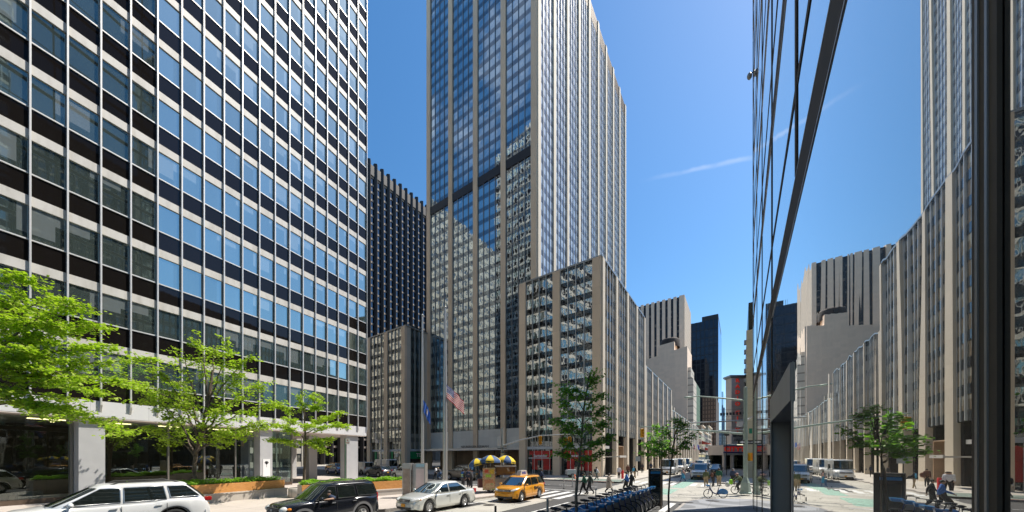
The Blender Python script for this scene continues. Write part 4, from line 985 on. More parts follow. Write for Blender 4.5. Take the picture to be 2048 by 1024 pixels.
c3 = car('silver sedan parked at the kerb behind the black SUV', (-4.25, 19.15, 0), hD, P_silver, SEDAN, (1.0, 1.0, 1.08))
c4 = car('yellow taxi with a white roof advert coming up the road', (.62, 23.5, 0), (-.52, -.854), P_yel, XOVER, (.97, 1, 1.0), name='taxi', cat='taxi')
g = MB(); g.ext([(-.55, 0), (.55, 0), (.38, .36), (-.38, .36)], -.16, .16, lambda x, z, t_: Vector((x - .2, t_, 1.66 + z))); ad = put('roof_sign', g, M_white, c4)
text('lettering', 'NAILS', .24, (-.2, .166, 1.84), (-1, 0, 0), UP, mat('blue_letters', (.05, .08, .4), .5, 0, 0), ad, .004, .01)
text('lettering', 'T', .3, (-.05 - .35, .935, .78), (-1, 0, 0), UP, M_black, c4, .004, .03); text('lettering', 'NYC', .22, (-.75, .935, .78), (-1, 0, 0), UP, M_black, c4, .004, .01)
g = MB(); g.ell((-.4, .934, .78), (.17, .004, .17), 16); 
# driver of the black SUV: sleeve and forearm on the sill
drv = thing('person', 'driver in a navy shirt resting an arm on the black SUV window', 'person', (-8.3, 14.85, 0), math.atan2(hD[1], hD[0]))
M_skin = mat('skin', (.42, .25, .17), .55, 0, .06); M_skin2 = mat('brown_skin', (.18, .10, .065), .55, 0, .06); M_hair = mat('dark_hair', (.02, .015, .012), .6, 0, .1); M_navy = mat('navy_cloth', (.03, .045, .09), .8, 0, .15)
g = MB(); g.ell((.32, .80, 1.42), (.09, .07, .12), 12); g.tube([(.28, .80, 1.34), (.26, .80, 1.27)], .05, 8); put('head', g, M_skin, drv)
g = MB(); g.ell((.30, .80, 1.48), (.105, .082, .085), 12); put('hair', g, M_hair, drv)
g = MB(); g.tube([(.22, .74, 1.22), (.25, .86, 1.28), (.16, .97, 1.24), (.2, 1.0, 1.21)], [.13, .1, .075, .06], 8); put('shirt', g, M_navy, drv)
g = MB(); g.tube([(.2, 1.0, 1.21), (.42, 1.0, 1.2), (.50, .99, 1.2)], [.045, .035, .03], 8)
for k in range(4): g.tube([(.49, .975 + k * .018, 1.2), (.55, .975 + k * .018, 1.2), (.575, .975 + k * .018, 1.18)], [.010, .009, .007], 5)
g.tube([(.46, .97, 1.21), (.50, .955, 1.215), (.53, .95, 1.21)], [.011, .01, .008], 5); put('hand', g, M_skin, drv)
def bg_car(label, px, py, head, pm, sp, nm='parked_car', cat='car', sc_=(1, 1, 1), off=0):
    p = gp(px, py) ; return car(label, (p.x, p.y, 0), head, pm, sp, sc_, nm, cat)
eh = (E.x, E.y); em_ = (-E.x, -E.y)
bg_car('white panel van at the left end of the row in the side street', 722, 948, eh, P_white, VAN, 'parked_van', 'van')
bg_car('white high-roofed van behind the dark grey car in the side street', 768, 946, eh, P_white, HVAN, 'parked_van', 'van', (1, 1, .95))
bg_car('dark grey crossover with red tail lamps in the side street', 757, 953, eh, P_grey, XOVER)
bg_car('silver hatchback half hidden behind the phone kiosk', 812, 956, eh, P_silver, XOVER)
bg_car('bronze grey SUV with dark rear windows behind the food cart', 925, 959.5, eh, P_brown, SUV, sc_=(1.08, 1, 1.1))
bg_car('blue car seen under the glass block beside the green pole', 674, 948, eh, P_blue, SEDAN)
bg_car('yellow taxi seen under the glass block behind the blue car', 668, 941, eh, P_yel, XOVER, 'taxi', 'taxi')
def nY(n, Y): d = (Y + .5667 * n) / .8239; return nd(n, d)
for lab, n_, Y_, pm, sp, nm, ct in (
    ('white boxy delivery truck at the kerb, nearest of the parked row', -9.7, 55.5, P_white, TRUCK, 'delivery_truck', 'truck'),
    ('white high-roofed van parked right behind the delivery truck', -9.8, 65, P_white, HVAN, 'parked_van', 'van'),
    ('white high-roofed van parked third in the kerb row', -9.8, 73, P_white, HVAN, 'parked_van', 'van'),
    ('dark blue SUV driving up the avenue beside the parked vans', -7.7, 66, P_grey, SUV, 'moving_car', 'car'),
    ('white van driving up the avenue, nearest vehicle in its lane', -4.35, 44.5, P_white, dict(VAN, clad=M_clad), 'moving_van', 'van'),
    ('grey SUV following the white van', -3.3, 54, P_grey, SUV, 'moving_car', 'car'),
    ('white low van far up the avenue, left of the pair', -8.6, 86, P_white, VAN, 'moving_van', 'van'),
    ('white low van far up the avenue, right of the pair', -6.6, 92, P_white, VAN, 'moving_van', 'van'),
    ('red car far up the avenue by the kerb', -9.7, 84, paint('red_car_paint', (.35, .03, .03)), SEDAN, 'parked_car', 'car')):
    p = nY(n_, Y_); car(lab, (p.x, p.y, 0), hD, pm, sp, (1, 1, 1), nm, ct)
# ---------------------------------------------------------------- people
def cloth(n, c): return mat(n, c, .85, 0, .18, 9)
J = {}
def base_pose():
    return dict(pel=(0, 0, .95), spine=(0, 0, 1.15), chest=(0, 0, 1.36), neck=(.01, 0, 1.50), head=(.03, 0, 1.60), top=(.035, 0, 1.72),
        hipL=(0, .09, .92), kneeL=(.02, .10, .50), ankL=(-.02, .10, .09), toeL=(.15, .11, .035), hipR=(0, -.09, .92), kneeR=(.02, -.10, .50), ankR=(-.02, -.10, .09), toeR=(.15, -.11, .035),
        shL=(0, .17, 1.42), elL=(-.02, .23, 1.14), wrL=(.06, .24, .90), shR=(0, -.17, 1.42), elR=(-.02, -.23, 1.14), wrR=(.06, -.24, .90))
POSE = {'stand': {}, 
 'walk': dict(kneeL=(.20, .09, .53), ankL=(.30, .09, .10), toeL=(.46, .10, .07), kneeR=(-.03, -.09, .50), ankR=(-.33, -.09, .17), toeR=(-.20, -.09, .04), elL=(-.16, .23, 1.16), wrL=(-.18, .23, .93), elR=(.10, -.23, 1.15), wrR=(.28, -.21, .98)),
 'phone': dict(elL=(.02, .22, 1.15), wrL=(.24, .10, 1.24), elR=(.02, -.22, 1.15), wrR=(.24, -.10, 1.22), kneeL=(.05, .1, .5)),
 'ride': dict(pel=(-.10, 0, .98), spine=(-.02, 0, 1.15), chest=(.12, 0, 1.33), neck=(.22, 0, 1.46), head=(.27, 0, 1.55), top=(.29, 0, 1.66), hipL=(-.10, .09, .96), kneeL=(.30, .13, .80), ankL=(.20, .13, .40), toeL=(.36, .14, .36), hipR=(-.10, -.09, .96), kneeR=(.20, -.13, .62), ankR=(.02, -.13, .24), toeR=(.18, -.14, .21), shL=(.14, .17, 1.38), elL=(.34, .24, 1.20), wrL=(.55, .25, 1.08), shR=(.14, -.17, 1.38), elR=(.34, -.24, 1.20), wrR=(.55, -.25, 1.08)),
 'sit': dict(pel=(0, 0, .55), spine=(.05, 0, .74), chest=(.14, 0, .93), neck=(.2, 0, 1.05), head=(.24, 0, 1.14), top=(.26, 0, 1.25), hipL=(0, .09, .54), kneeL=(.36, .14, .58), ankL=(.30, .14, .12), toeL=(.46, .15, .06), hipR=(0, -.09, .54), kneeR=(.34, -.14, .56), ankR=(.26, -.14, .12), toeR=(.42, -.15, .06), shL=(.15, .17, .98), elL=(.26, .22, .74), wrL=(.42, .10, .70), shR=(.15, -.17, .98), elR=(.26, -.22, .74), wrR=(.42, -.10, .70))}
CH_ = [('pel', 'spine', 1), ('spine', 'chest', 1), ('chest', 'neck', 1), ('neck', 'head', 0), ('head', 'top', 0),
    ('pel', 'hipL', 2), ('hipL', 'kneeL', 2), ('kneeL', 'ankL', 2), ('ankL', 'toeL', 3), ('pel', 'hipR', 2), ('hipR', 'kneeR', 2), ('kneeR', 'ankR', 2), ('ankR', 'toeR', 3),
    ('chest', 'shL', 1), ('shL', 'elL', 1), ('elL', 'wrL', 1), ('chest', 'shR', 1), ('shR', 'elR', 1), ('elR', 'wrR', 1)]
RAD = dict(pel=.135, spine=.13, chest=.145, neck=.058, head=.095, top=.075, hipL=.10, hipR=.10, kneeL=.065, kneeR=.065, ankL=.043, ankR=.043, toeL=.036, toeR=.036, shL=.062, shR=.062, elL=.046, elR=.046, wrL=.03, wrR=.03)
def body_mesh(pose):
    if pose in J: return J[pose]
    P = base_pose(); P.update(POSE[pose]); P = {k: Vector(v) for k, v in P.items()}
    bm = bmesh.new(); lay = bm.verts.layers.skin.verify(); vm = {}; segs = []
    def av(k, p, r): v = bm.verts.new(p); r *= (1.0 if k[:4] in ('head', 'top', 'palm') else 1.38); v[lay].radius = (r, r); vm[k] = v; return v
    for k, p in P.items(): av(k, p, RAD[k])
    vm['pel'][lay].use_root = True
    for a, b, m in CH_: bm.edges.new((vm[a], vm[b])); segs.append((P[a], P[b], m))
    for s in 'LR':
        w_ = P['wr' + s]; d = (w_ - P['el' + s]).normalized(); side = Vector((0, 1, 0)) if abs(d.y) < .7 else Vector((1, 0, 0)); side = (side - d * side.dot(d)).normalized(); up = d.cross(side)
        palm = w_ + d * .075; av('palm' + s, palm, .034); bm.edges.new((vm['wr' + s], vm['palm' + s])); segs.append((w_, palm + d * .12, 0))
    me = bpy.data.meshes.new('body'); bm.to_mesh(me); bm.free()
    ob = bpy.data.objects.new('body', me); col.objects.link(ob); ob.modifiers.new('s', 'SKIN').use_smooth_shade = True; sb = ob.modifiers.new('u', 'SUBSURF'); sb.levels = 1; sb.render_levels = 1
    bpy.context.view_layer.update(); r = bpy.data.meshes.new_from_object(ob.evaluated_get(bpy.context.evaluated_depsgraph_get())); bpy.data.objects.remove(ob)
    # fingers joined into the same body surface mesh
    mb = MB()
    for s in 'LR':
        w_ = P['wr' + s]; d = (w_ - P['el' + s]).normalized(); side = Vector((0, 1, 0)) if abs(d.y) < .7 else Vector((1, 0, 0)); side = (side - d * side.dot(d)).normalized(); up = d.cross(side); palm = w_ + d * .085
        sx = side.cross(d)
        for i in range(4):
            q = palm + sx * (-.024 + i * .016); l = (.058, .07, .066, .05)[i]; mb.tube([q, q + d * l * .55, q + d * l + side * -.02 * (1 if s == 'L' else -1)], [.009, .008, .006], 6)
        q = w_ + d * .04 + sx * -.03; mb.tube([q, q + d * .035 + sx * -.02, q + d * .06 + sx * -.02], [.011, .01, .008], 6)
    # face: nose, brows, ears
    hd = P['head']; f = Vector((1, 0, 0))
    mb.ell(hd + Vector((.10, 0, -.0)), (.022, .014, .022), 8)
    for sy in (-1, 1): mb.ell(hd + Vector((0, sy * .082, 0)), (.02, .012, .03), 8)
    mb.tube([hd + Vector((.085, -.022, -.045)), hd + Vector((.094, 0, -.048)), hd + Vector((.085, .022, -.045))], .006, 5)
    fm = mb.mesh('f'); bm = bmesh.new(); bm.from_mesh(r); bm.from_mesh(fm); bm.to_mesh(r); bm.free(); bpy.data.meshes.remove(fm)
    for p in r.polygons:
        c = p.center; best = 9; bi = 0
        for a, b, m in segs:
            ab = b - a; t = max(0, min(1, (c - a).dot(ab) / max(ab.length_squared, 1e-9))); dd = (c - a - ab * t).length
            if dd < best: best = dd; bi = m
        p.material_index = bi; p.use_smooth = True
    J[pose] = (r, P); return J[pose]
def person(label, px, py, face, pose='stand', top=None, bot=None, shoe=None, skin=None, hair=None, scale=1.0, bag=None, cap=None, coat=None, z=0, loc=None, vest=None, group=None, skirt=None):
    me, P = body_mesh(pose); p = Vector(loc) if loc is not None else gp(px, py); rz = math.atan2(face[1], face[0])
    o = bpy.data.objects.new('person', me.copy()); col.objects.link(o); o.location = (p.x, p.y, z if loc is None else p.z); o.rotation_euler = (0, 0, rz); o.scale = (scale,) * 3
    for m in (skin or M_skin, top, bot, shoe or M_black): o.data.materials.append(m)
    tag(o, label, 'person', group)
    hd = P['head']; g = MB()
    g.ell(hd + Vector((-.022, 0, .045)), (.108, .098, .095), 12)
    if hair == 'long': g.ell(hd + Vector((-.055, 0, -.06)), (.07, .10, .15), 10)
    put('hair', g, M_hair if not isinstance(hair, bpy.types.Material) else hair, o)
    g = MB()
    for sy in (-1, 1): g.ell(hd + Vector((.088, sy * .032, .012)), (.008, .011, .007), 6)
    put('eyes', g, M_black, o)
    ch = P['chest']; sp_ = P['spine']; pl = P['pel']
    if bag:
        g = MB(); c = (ch + sp_) / 2 + Vector((-.20, 0, .02)); g.ell(c, (.12, .16, .24), 12); g.tube([ch + Vector((-.1, .1, .12)), ch + Vector((.13, .10, .05)), ch + Vector((.1, .12, -.2)), c + Vector((0, .1, -.15))], .02, 5); g.tube([ch + Vector((-.1, -.1, .12)), ch + Vector((.13, -.10, .05)), ch + Vector((.1, -.12, -.2)), c + Vector((0, -.1, -.15))], .02, 5)
        b = thing('backpack', bag[1], 'backpack', o.location, rz); b.scale = o.scale; put('pack', g, bag[0], b)
    if cap: g = MB(); g.lathe([(.112, .04), (.10, .09), (.06, .125), (0, .135)], hd + Vector((-.01, 0, 0)), 12); g.box(hd + Vector((.12, 0, .05)), (.10, .14, .015)); put('cap', g, cap, o)
    if coat:
        g = MB(); pr = [(.17, .0), (.20, -.25), (.235, -.55), (.26, -.72)]
        g.lathe([(.145, .30), (.17, .1)] + pr, (pl.x * .6 + ch.x * .4, 0, pl.z + .22), 16); put('coat', g, coat, o)
    if vest: g = MB(); g.lathe([(.13, .26), (.175, .18), (.18, -.12), (.165, -.25)], (ch.x, 0, ch.z - .12), 14); v = put('vest', g, vest, o); g = MB(); [g.lathe([(.186, a), (.186, a + .05)], (ch.x, 0, ch.z - .12), 14) for a in (-.16, -.02)]; put('reflective_band', g, mat('yellow_reflective_band', (.6, .8, .05), .4, 0, 0), v)
    return o
T = {k: cloth(k + '_cloth', c) for k, c in dict(greygreen=(.10, .12, .10), grey=(.16, .17, .17), beige=(.36, .31, .26), blue=(.03, .12, .38), black=(.015, .015, .017), white=(.70, .70, .72), olive=(.10, .12, .06), green=(.02, .10, .06), khaki=(.33, .25, .15), denim=(.08, .14, .26), brown=(.14, .06, .04), teal=(.06, .28, .45), dgrey=(.05, .05, .055), lime=(.35, .75, .05), rose=(.5, .3, .27)).items()}
W_, E_ = (-1, .25), (1, -.2); A_ = (D.x, D.y); B_ = (-D.x, -D.y)
person('walking man in a green shirt, left one of the pair behind the young tree', 1168, 990, W_, 'walk', T['green'], T['black'])
person('walking man in a grey T-shirt, right one of the pair behind the young tree', 1180, 989, (-1, .1), 'walk', T['greygreen'], T['dgrey'], scale=1.02)
person('woman in a long beige coat crossing the road', 1218, 986.5, (1, -.3), 'walk', T['beige'], T['black'], hair='long', coat=T['beige'], scale=.95)
person('person in a bright blue hooded top crossing beside one in black', 1253, 985, (-1, .4), 'walk', T['blue'], T['black'])
person('person all in black walking beside the bright blue hooded top', 1263, 984, (-1, .2), 'walk', T['black'], T['black'])
person('man in a white shirt and black trousers standing by the red post', 1238, 958.5, B_, 'stand', T['white'], T['black'])
person('person in a pale jacket with a black backpack at the corner pier', 1193, 962, (1, .3), 'walk', T['white'], T['grey'], bag=(T['black'], 'black backpack on the person at the corner pier'))
person('person in a brown top waiting under the arcade', 1256, 955, B_, 'stand', T['brown'], T['black'], hair='long', z=.13)
person('person with a blue backpack striding along the arcade', 1269, 958.5, (1, .5), 'walk', T['black'], T['khaki'], bag=(T['teal'], 'light blue backpack on the person striding along the arcade'))
person('person in dark clothes standing by the fourth arcade pier', 1284.5, 947, B_, 'stand', T['dgrey'], T['black'], z=.13)
person('person in a navy jacket above the black map totem', 1302, 945, A_, 'walk', M_navy, T['black'], z=.13)
person('woman in a pink top and blue skirt crossing the avenue', 1366, 963.5, W_, 'walk', T['rose'], T['denim'], coat=T['teal'], hair='long', scale=.93, bag=(T['dgrey'], 'dark bag on the back of the woman in the blue skirt'))
person('man in an olive shirt and khaki shorts seen from behind', 1412, 974, A_, 'stand', T['olive'], T['khaki'])
person('person in black with a backpack between the olive and dark green shirts', 1426, 974, (1, .6), 'walk', T['black'], T['dgrey'], hair='long', scale=.93, bag=(T['brown'], 'brown backpack on the person in black'))
person('man in a dark green shirt and khaki trousers seen from behind', 1438, 972, A_, 'stand', T['green'], T['khaki'], scale=1.04)
person('person in a navy jacket and white cap behind the cyclist', 1466, 970, A_, 'stand', M_navy, T['black'], cap=T['white'])
person('guard in a blue vest with yellow bands beside the food cart', 926, 979, A_, 'stand', T['black'], T['dgrey'], vest=T['blue'], z=.13, skin=M_skin2)
person('person in navy next to the guard', 937, 978, B_, 'stand', M_navy, T['black'], z=.13)
person('person in dark clothes leaning at the back of the food cart', 943, 980, W_, 'phone', T['dgrey'], T['black'], z=.13)
person('vendor in a dark jacket standing under the parasols', 995, 984, B_, 'phone', T['dgrey'], T['dgrey'], z=.13)
person('man in a navy and white striped top beyond the taxi', 1083, 972, (1, 0), 'walk', M_navy, T['black'], vest=None)
person('person in a grey top on the far pavement behind the flagpoles', 872, 960, W_, 'walk', T['white'], T['dgrey'])
# ---------------------------------------------------------------- bikes
M_bblue = paint('share_bike_blue', (.03, .25, .60)); M_bnavy = paint('share_bike_navy', (.02, .05, .22)); M_galv = mat('galvanised_steel', (.38, .39, .38), .45, .7, .12, 4)
def bike(label, loc, head, group=None, basket=M_bblue, frame=M_bnavy, share=True):
    o = thing('bicycle', label, 'bicycle', loc, math.atan2(head[1], head[0]), group)
    wr = .33
    for nm, x in (('wheel', .52), ('wheel', -.52)):
        g = MB(); M = Matrix.Rotation(R(90), 4, 'X'); n = 28
        pr = [(wr - .022 + .022 * math.cos(a), .022 * math.sin(a)) for a in [2 * math.pi * i / 6 for i in range(7)]]
        g.lathe(pr, (x, 0, wr), n, 0, M); w_ = put(nm, g, M_tyre, o)
        g = MB(); g.lathe([(wr - .05, -.012), (wr - .04, 0), (wr - .05, .012), (wr - .06, 0), (wr - .05, -.012)], (x, 0, wr), n, 0, M); g.tube([(x, -.05, wr), (x, .05, wr)], .022, 6)
        for k in range(12): a = math.pi * 2 * k / 12; g.tube([(x, 0, wr), (x + (wr - .05) * math.cos(a), 0, wr + (wr - .05) * math.sin(a))], .0028, 3, 0, False)
        put('rim', g, M_galv, w_)
    g = MB(); g.tube([(.50, 0, .42), (.40, 0, .80), (.37, 0, .92)], .026, 8); g.tube([(.40, 0, .78), (.20, 0, .42), (-.05, 0, .30), (-.18, 0, .33)], [.04, .045, .045, .04], 8); g.tube([(-.08, 0, .30), (-.22, 0, .72)], .028, 8); g.tube([(-.08, 0, .3), (-.52, .05, .33)], .016, 6); g.tube([(-.2, 0, .62), (-.52, .05, .33)], .012, 6)
    g.tube([(.50, .05, .42), (.52, .05, .33)], .014, 6); g.tube([(.50, -.05, .42), (.52, -.05, .33)], .014, 6); put('frame', g, frame, o)
    g = MB(); g.tube([(-.22, 0, .72), (-.27, 0, .90)], .016, 6); g.ell((-.30, 0, .93), (.14, .09, .045), 10); g.ell((-.20, 0, .93), (.12, .035, .03), 8); put('saddle', g, M_black, o)
    g = MB(); g.tube([(.37, 0, .9), (.36, 0, 1.03), (.34, .12, 1.06), (.27, .27, 1.05), (.18, .30, 1.04)], .014, 6); g.tube([(.36, 0, 1.03), (.34, -.12, 1.06), (.27, -.27, 1.05), (.18, -.30, 1.04)], .014, 6); put('handlebar', g, M_black, o)
    g = MB(); g.tube([(-.08, -.1, .3), (-.08, .1, .3)], .05, 8); g.box((.03, .13, .22), (.1, .08, .02)); g.box((-.19, -.13, .38), (.1, .08, .02)); g.tube([(-.08, .1, .3), (.03, .12, .22)], .01, 5); g.tube([(-.08, -.1, .3), (-.19, -.12, .38)], .01, 5); put('pedals', g, M_black, o)
    if share:
        g = MB(); g.ext([(.44, .84), (.62, .85), (.66, .98), (.42, .96)], -.12, .12, lambda x, z, t_: Vector((x, t_, z))); b = put('basket', g, basket, o); bv = b.modifiers.new('r', 'BEVEL'); bv.width = .03; bv.segments = 2
        g = MB(); ol = [(-.52 + (wr + .03) * math.cos(R(a)), wr + (wr + .03) * math.sin(R(a))) for a in range(-8, 172, 12)] + [(-.52 - .30, wr + .0), (-.52, wr - .04), (-.30, wr + .0)]
        for s in (-1, 1): g.ext(ol, s * .045, s * .052, lambda x, z, t_: Vector((x, t_, z)))
        g.ext([(-.52 + (wr + r_) * math.cos(R(a)), wr + (wr + r_) * math.sin(R(a))) for r_, rg in ((.03, range(-8, 172, 12)), (.036, range(160, -9, -12))) for a in rg], -.045, .045, lambda x, z, t_: Vector((x, t_, z)))
        put('mudguard', g, basket, o)
    return o
nh = (NN.x, NN.y)
proto = bike('blue share bike at the near end of the docking row', (0, 0, 0), nh, 'share bikes in the docking row')
M_dock = mat('dock_grey_metal', (.22, .22, .22), .45, .5, .1)
dk = thing('bike_dock', 'grey wedge dock at the near end of the docking row', 'dock', (0, 0, 0), math.atan2(nh[1], nh[0]), 'wedge docks of the bike row')
g = MB(); g.ext([(-.18, 0), (.34, 0), (.34, .12), (.16, .86), (.02, .88), (-.02, .70)], -.09, .09, lambda x, z, t_: Vector((x, t_, z))); w_ = put('wedge', g, M_dock, dk); bv = w_.modifiers.new('r', 'BEVEL'); bv.width = .02; bv.segments = 2
g = MB(); g.box((.09, 0, .885), (.12, .12, .02)); put('top_plate', g, M_galv, dk)
g = MB(); g.box((.1, 0, .01), (.9, .72, .025)); put('base_plate', g, M_dock, dk)
proto.scale = (1.28,) * 3; dk.scale = (1.15, 1.2, 1.15)
words = ['second', 'third', 'fourth', 'fifth', 'sixth', 'seventh', 'eighth', 'ninth', 'tenth', 'eleventh', 'twelfth', 'thirteenth', 'fourteenth', 'fifteenth']
for i in range(15):
    d = 8.6 + i * .88; p = nd(-4.95, d); q = nd(-4.62, d)
    if i == 0: b, k = proto, dk
    else:
        b, k = copy_tree(proto), copy_tree(dk)
        b['label'] = 'blue share bike, %s from the near end of the docking row' % words[i - 1]; k['label'] = 'grey wedge dock, %s from the near end of the row' % words[i - 1]
    b.location = p; k.location = q; b.rotation_euler.z += random.uniform(-.05, .05)
b = bike('blue share bike being held in the sunlit crossing', gp(1431, 996.5), (-1, .06)); 
b2 = bike('dark bicycle ridden by the courier with the lime bag', gp(1484, 988), (-1, .12), frame=M_black, share=False); 
pc_ = gp(1481, 988)
person('courier in an olive jacket riding the dark bicycle', 0, 0, (-1, .12), 'ride', T['olive'], T['dgrey'], loc=(pc_.x, pc_.y, 0), bag=(T['black'], 'black backpack on the riding courier'), cap=T['rose'])
g = MB(); g.ell((0, 0, 0), (.16, .12, .22), 10); o = put('carrier_bag', g, T['lime'], None); o.location = gp(1462, 988) + Vector((0, 0, .98)); tag(o, 'lime green bag hanging from the courier bicycle handlebar', 'bag')
g = MB(); g.ell((0, 0, 0), (.2, .14, .24), 10); o = put('carrier_bag', g, T['white'], None); o.location = gp(1455, 987) + Vector((0, 0, .75)); tag(o, 'white plastic bag hanging from the courier bicycle', 'bag')
sp_ = gp(880, 962); b3 = bike('scooter-like bicycle with a white rider in front of the tower entrance', sp_, W_, frame=M_galv, share=False)
person('rider with fair hair on the bicycle in front of the tower entrance', 0, 0, W_, 'ride', T['dgrey'], T['denim'], loc=(sp_.x, sp_.y, 0), hair=mat('fair_hair', (.5, .4, .28), .6))
# map totem and other docks gear
p = gp(1311, 1011); o = thing('map_totem', 'black map totem with a blue strip at the far end of the bike docks', 'totem', p, R(-8))
g = MB(); g.box((0, 0, 1.14), (.80, .20, 2.28)); b_ = put('panel', g, M_black, o); bv = b_.modifiers.new('r', 'BEVEL'); bv.width = .02
g = MB(); g.box((0, -.103, 2.02), (.62, .01, .14)); put('blue_strip', g, M_bblue, o)
g = MB(); g.box((0, -.103, 1.0), (.62, .01, 1.6)); put('map_glass', g, M_shopd, o)
g = MB(); g.box((0, -.103, 2.15), (.55, .01, .04)); g.box((0, -.103, 2.2), (.4, .01, .02)); put('lettering', g, M_galv, o)
def post(label, p, h, r, m, name='bollard', cat='bollard', group=None):
    o = thing(name, label, cat, p, 0, group); g = MB(); g.tube([(0, 0, 0), (0, 0, h)], [r, r * .95], 10); put('post', g, m, o); g = MB(); g.lathe([(r * 2.2, 0), (r * 2.2, .03), (r, .06)], n=10); put('foot', g, M_trim, o); return o
for (px, py, h, lab) in ((1128, 977, 1.0, 'white flexible marker post on the road, left of the pair'), (1145, 974, 1.0, 'white flexible marker post on the road, right of the pair')):
    post(lab, gp(px, py), h, .045, M_white, 'marker_post', 'post', 'white marker posts on the crossing')
post('thin steel post at the near kerb, left of the bike saddles', nd(-6.6, 12.2), 1.25, .055, M_galv, 'steel_post', 'post'); post('short black post at the lower edge, below the silver sedan', gp(991, 1034), .55, .06, M_black, 'bollard', 'bollard')
o = post('small white lamp post rising behind the bike handlebars', nd(-6.3, 17.0), 1.25, .03, M_galv, 'marker_lamp', 'lamp'); g = MB(); g.box((0, 0, 1.28), (.12, .1, .09)); put('lamp_box', g, M_white, o)
p = gp(1245, 959.5); o = thing('red_post', 'red upright post on the pavement corner beside the man in white', 'post', p); g = MB(); g.tube([(0, 0, 0), (0, 0, 1.15), (0, 0, 1.22)], [.16, .16, .12], 12); put('post', g, mat('signal_red', (.6, .03, .03), .5, 0, .1), o)
g = MB(); g.box((0, 0, .03), (.5, .5, .06)); put('base', g, M_conc, o)
p = gp(1143, 955.5, .13); o = thing('generator_trailer', 'pale grey generator trailer on the pavement by the red bank', 'trailer', p, R(8)); g = MB(); g.ext([(-.75, .45), (.75, .45), (.75, 1.0), (.6, 1.12), (-.6, 1.12), (-.75, .95)], -.5, .5, lambda x, z, t_: Vector((x, t_, z))); put('housing', g, M_column, o)
g = MB(); g.box((-1.1, 0, .42), (.9, .1, .08)); g.box((0, 0, .40), (1.6, .9, .08)); put('chassis', g, M_black, o); 
for y in (-.52, .52): wheel(o, .0, y, .3, .18, 6)
p = gp(1149.5, 959.5); o = thing('traffic_cone', 'orange traffic cone in front of the generator trailer', 'cone', p); g = MB(); g.lathe([(.17, .04), (.04, .72), (0, .73)], n=14); c_ = put('cone', g, mat('cone_orange', (.8, .13, .02), .5, 0, .05), o); g = MB(); g.box((0, 0, .02), (.42, .42, .04)); put('base', g, M_black, o); g = MB(); g.lathe([(.125, .30), (.098, .42)], n=14); put('reflective_band', g, M_white, c_)
# ---------------------------------------------------------------- food cart and parasols
p = gp(972, 986, .13); M_cartp = NT('printed_cart_panel'); t = M_cartp; vo = t.new('ShaderNodeTexVoronoi'); vo.inputs['Scale'].default_value = 4.5; t.l.new(t.obj(), vo.inputs['Vector'])
t.p(t.ramp(t.new('ShaderNodeSeparateColor').outputs[0] if False else t.noise(5, 2, t.obj()), [(.3, (.62, .45, .22)), (.45, (.55, .42, .25)), (.52, (.50, .16, .06)), (.58, (.60, .50, .3)), (.7, (.25, .35, .06))]), .5); M_cartp = t.m
o = thing('food_cart', 'hot dog cart with a printed picture panel under three parasols', 'cart', (p.x + 1.05, p.y + .9, .13), R(14))
g = MB(); g.box((0, 0, .75), (2.5, 1.2, .85)); b_ = put('body', g, mat('cart_steel', (.45, .44, .42), .35, .7, .1, 3), o)
g = MB(); g.box((-1.0, -.63, 1.1), (1.0, .04, 1.75)); put('picture_panel', g, M_cartp, o)
for (x, z, sx, sz, m) in ((-1.2, 1.72, .3, .26, mat('poster_red', (.65, .12, .06), .5, 0, .3, 12)), (-.78, 1.68, .34, .34, mat('poster_yellow', (.75, .5, .06), .5, 0, .3, 12)), (-1.05, 1.35, .46, .22, mat('poster_lime', (.4, .6, .08), .5, 0, .3, 12)), (-1.0, .92, .7, .3, mat('poster_orange', (.55, .25, .12), .5, 0, .4, 20))):
    g = MB(); g.box((x, -.655, z), (sx, .012, sz)); put('menu_picture', g, m, o)
g = MB(); g.box((.35, -.62, 1.42), (1.5, .02, .04)); g.box((.35, -.3, 1.9), (1.6, .7, .5), 1); g.box((.35, -.66, 1.75), (1.55, .03, .72), 2); put('serving_window', g, [M_alum, M_dark, mirror_tint('cart_display', (.7, .7, .6), (.18, .09, .04), .1, .5, bumpd=.01)], o)
g = MB(); g.box((.35, -.45, 2.14), (1.7, .5, .05)); g.box((.35, -.68, 2.10), (1.7, .03, .10)); put('awning_light', g, M_white, o)
for x in (-1.2, 1.2):
    for y in (-.55, .55): g = MB(); g.tube([(x, y, 1.1), (x, y, 2.2)], .025, 6); put('post', g, M_galv, o)
for x, y in ((-.8, -.4), (-.8, .4), (.9, -.4), (.9, .4)): wheel(o, x, y, .24, .12, 6)
g = MB(); g.box((-1.55, -.1, .75), (.5, .6, .7)); put('side_box', g, mat('dark_red_box', (.16, .05, .04), .5, 0, .2), o)
M_py = mat('parasol_yellow', (.78, .56, .03), .7, 0, .06); M_pb = mat('parasol_blue', (.04, .10, .24), .7, 0, .08); M_pbk = mat('parasol_letter_black', (.02, .02, .03), .7, 0, 0)
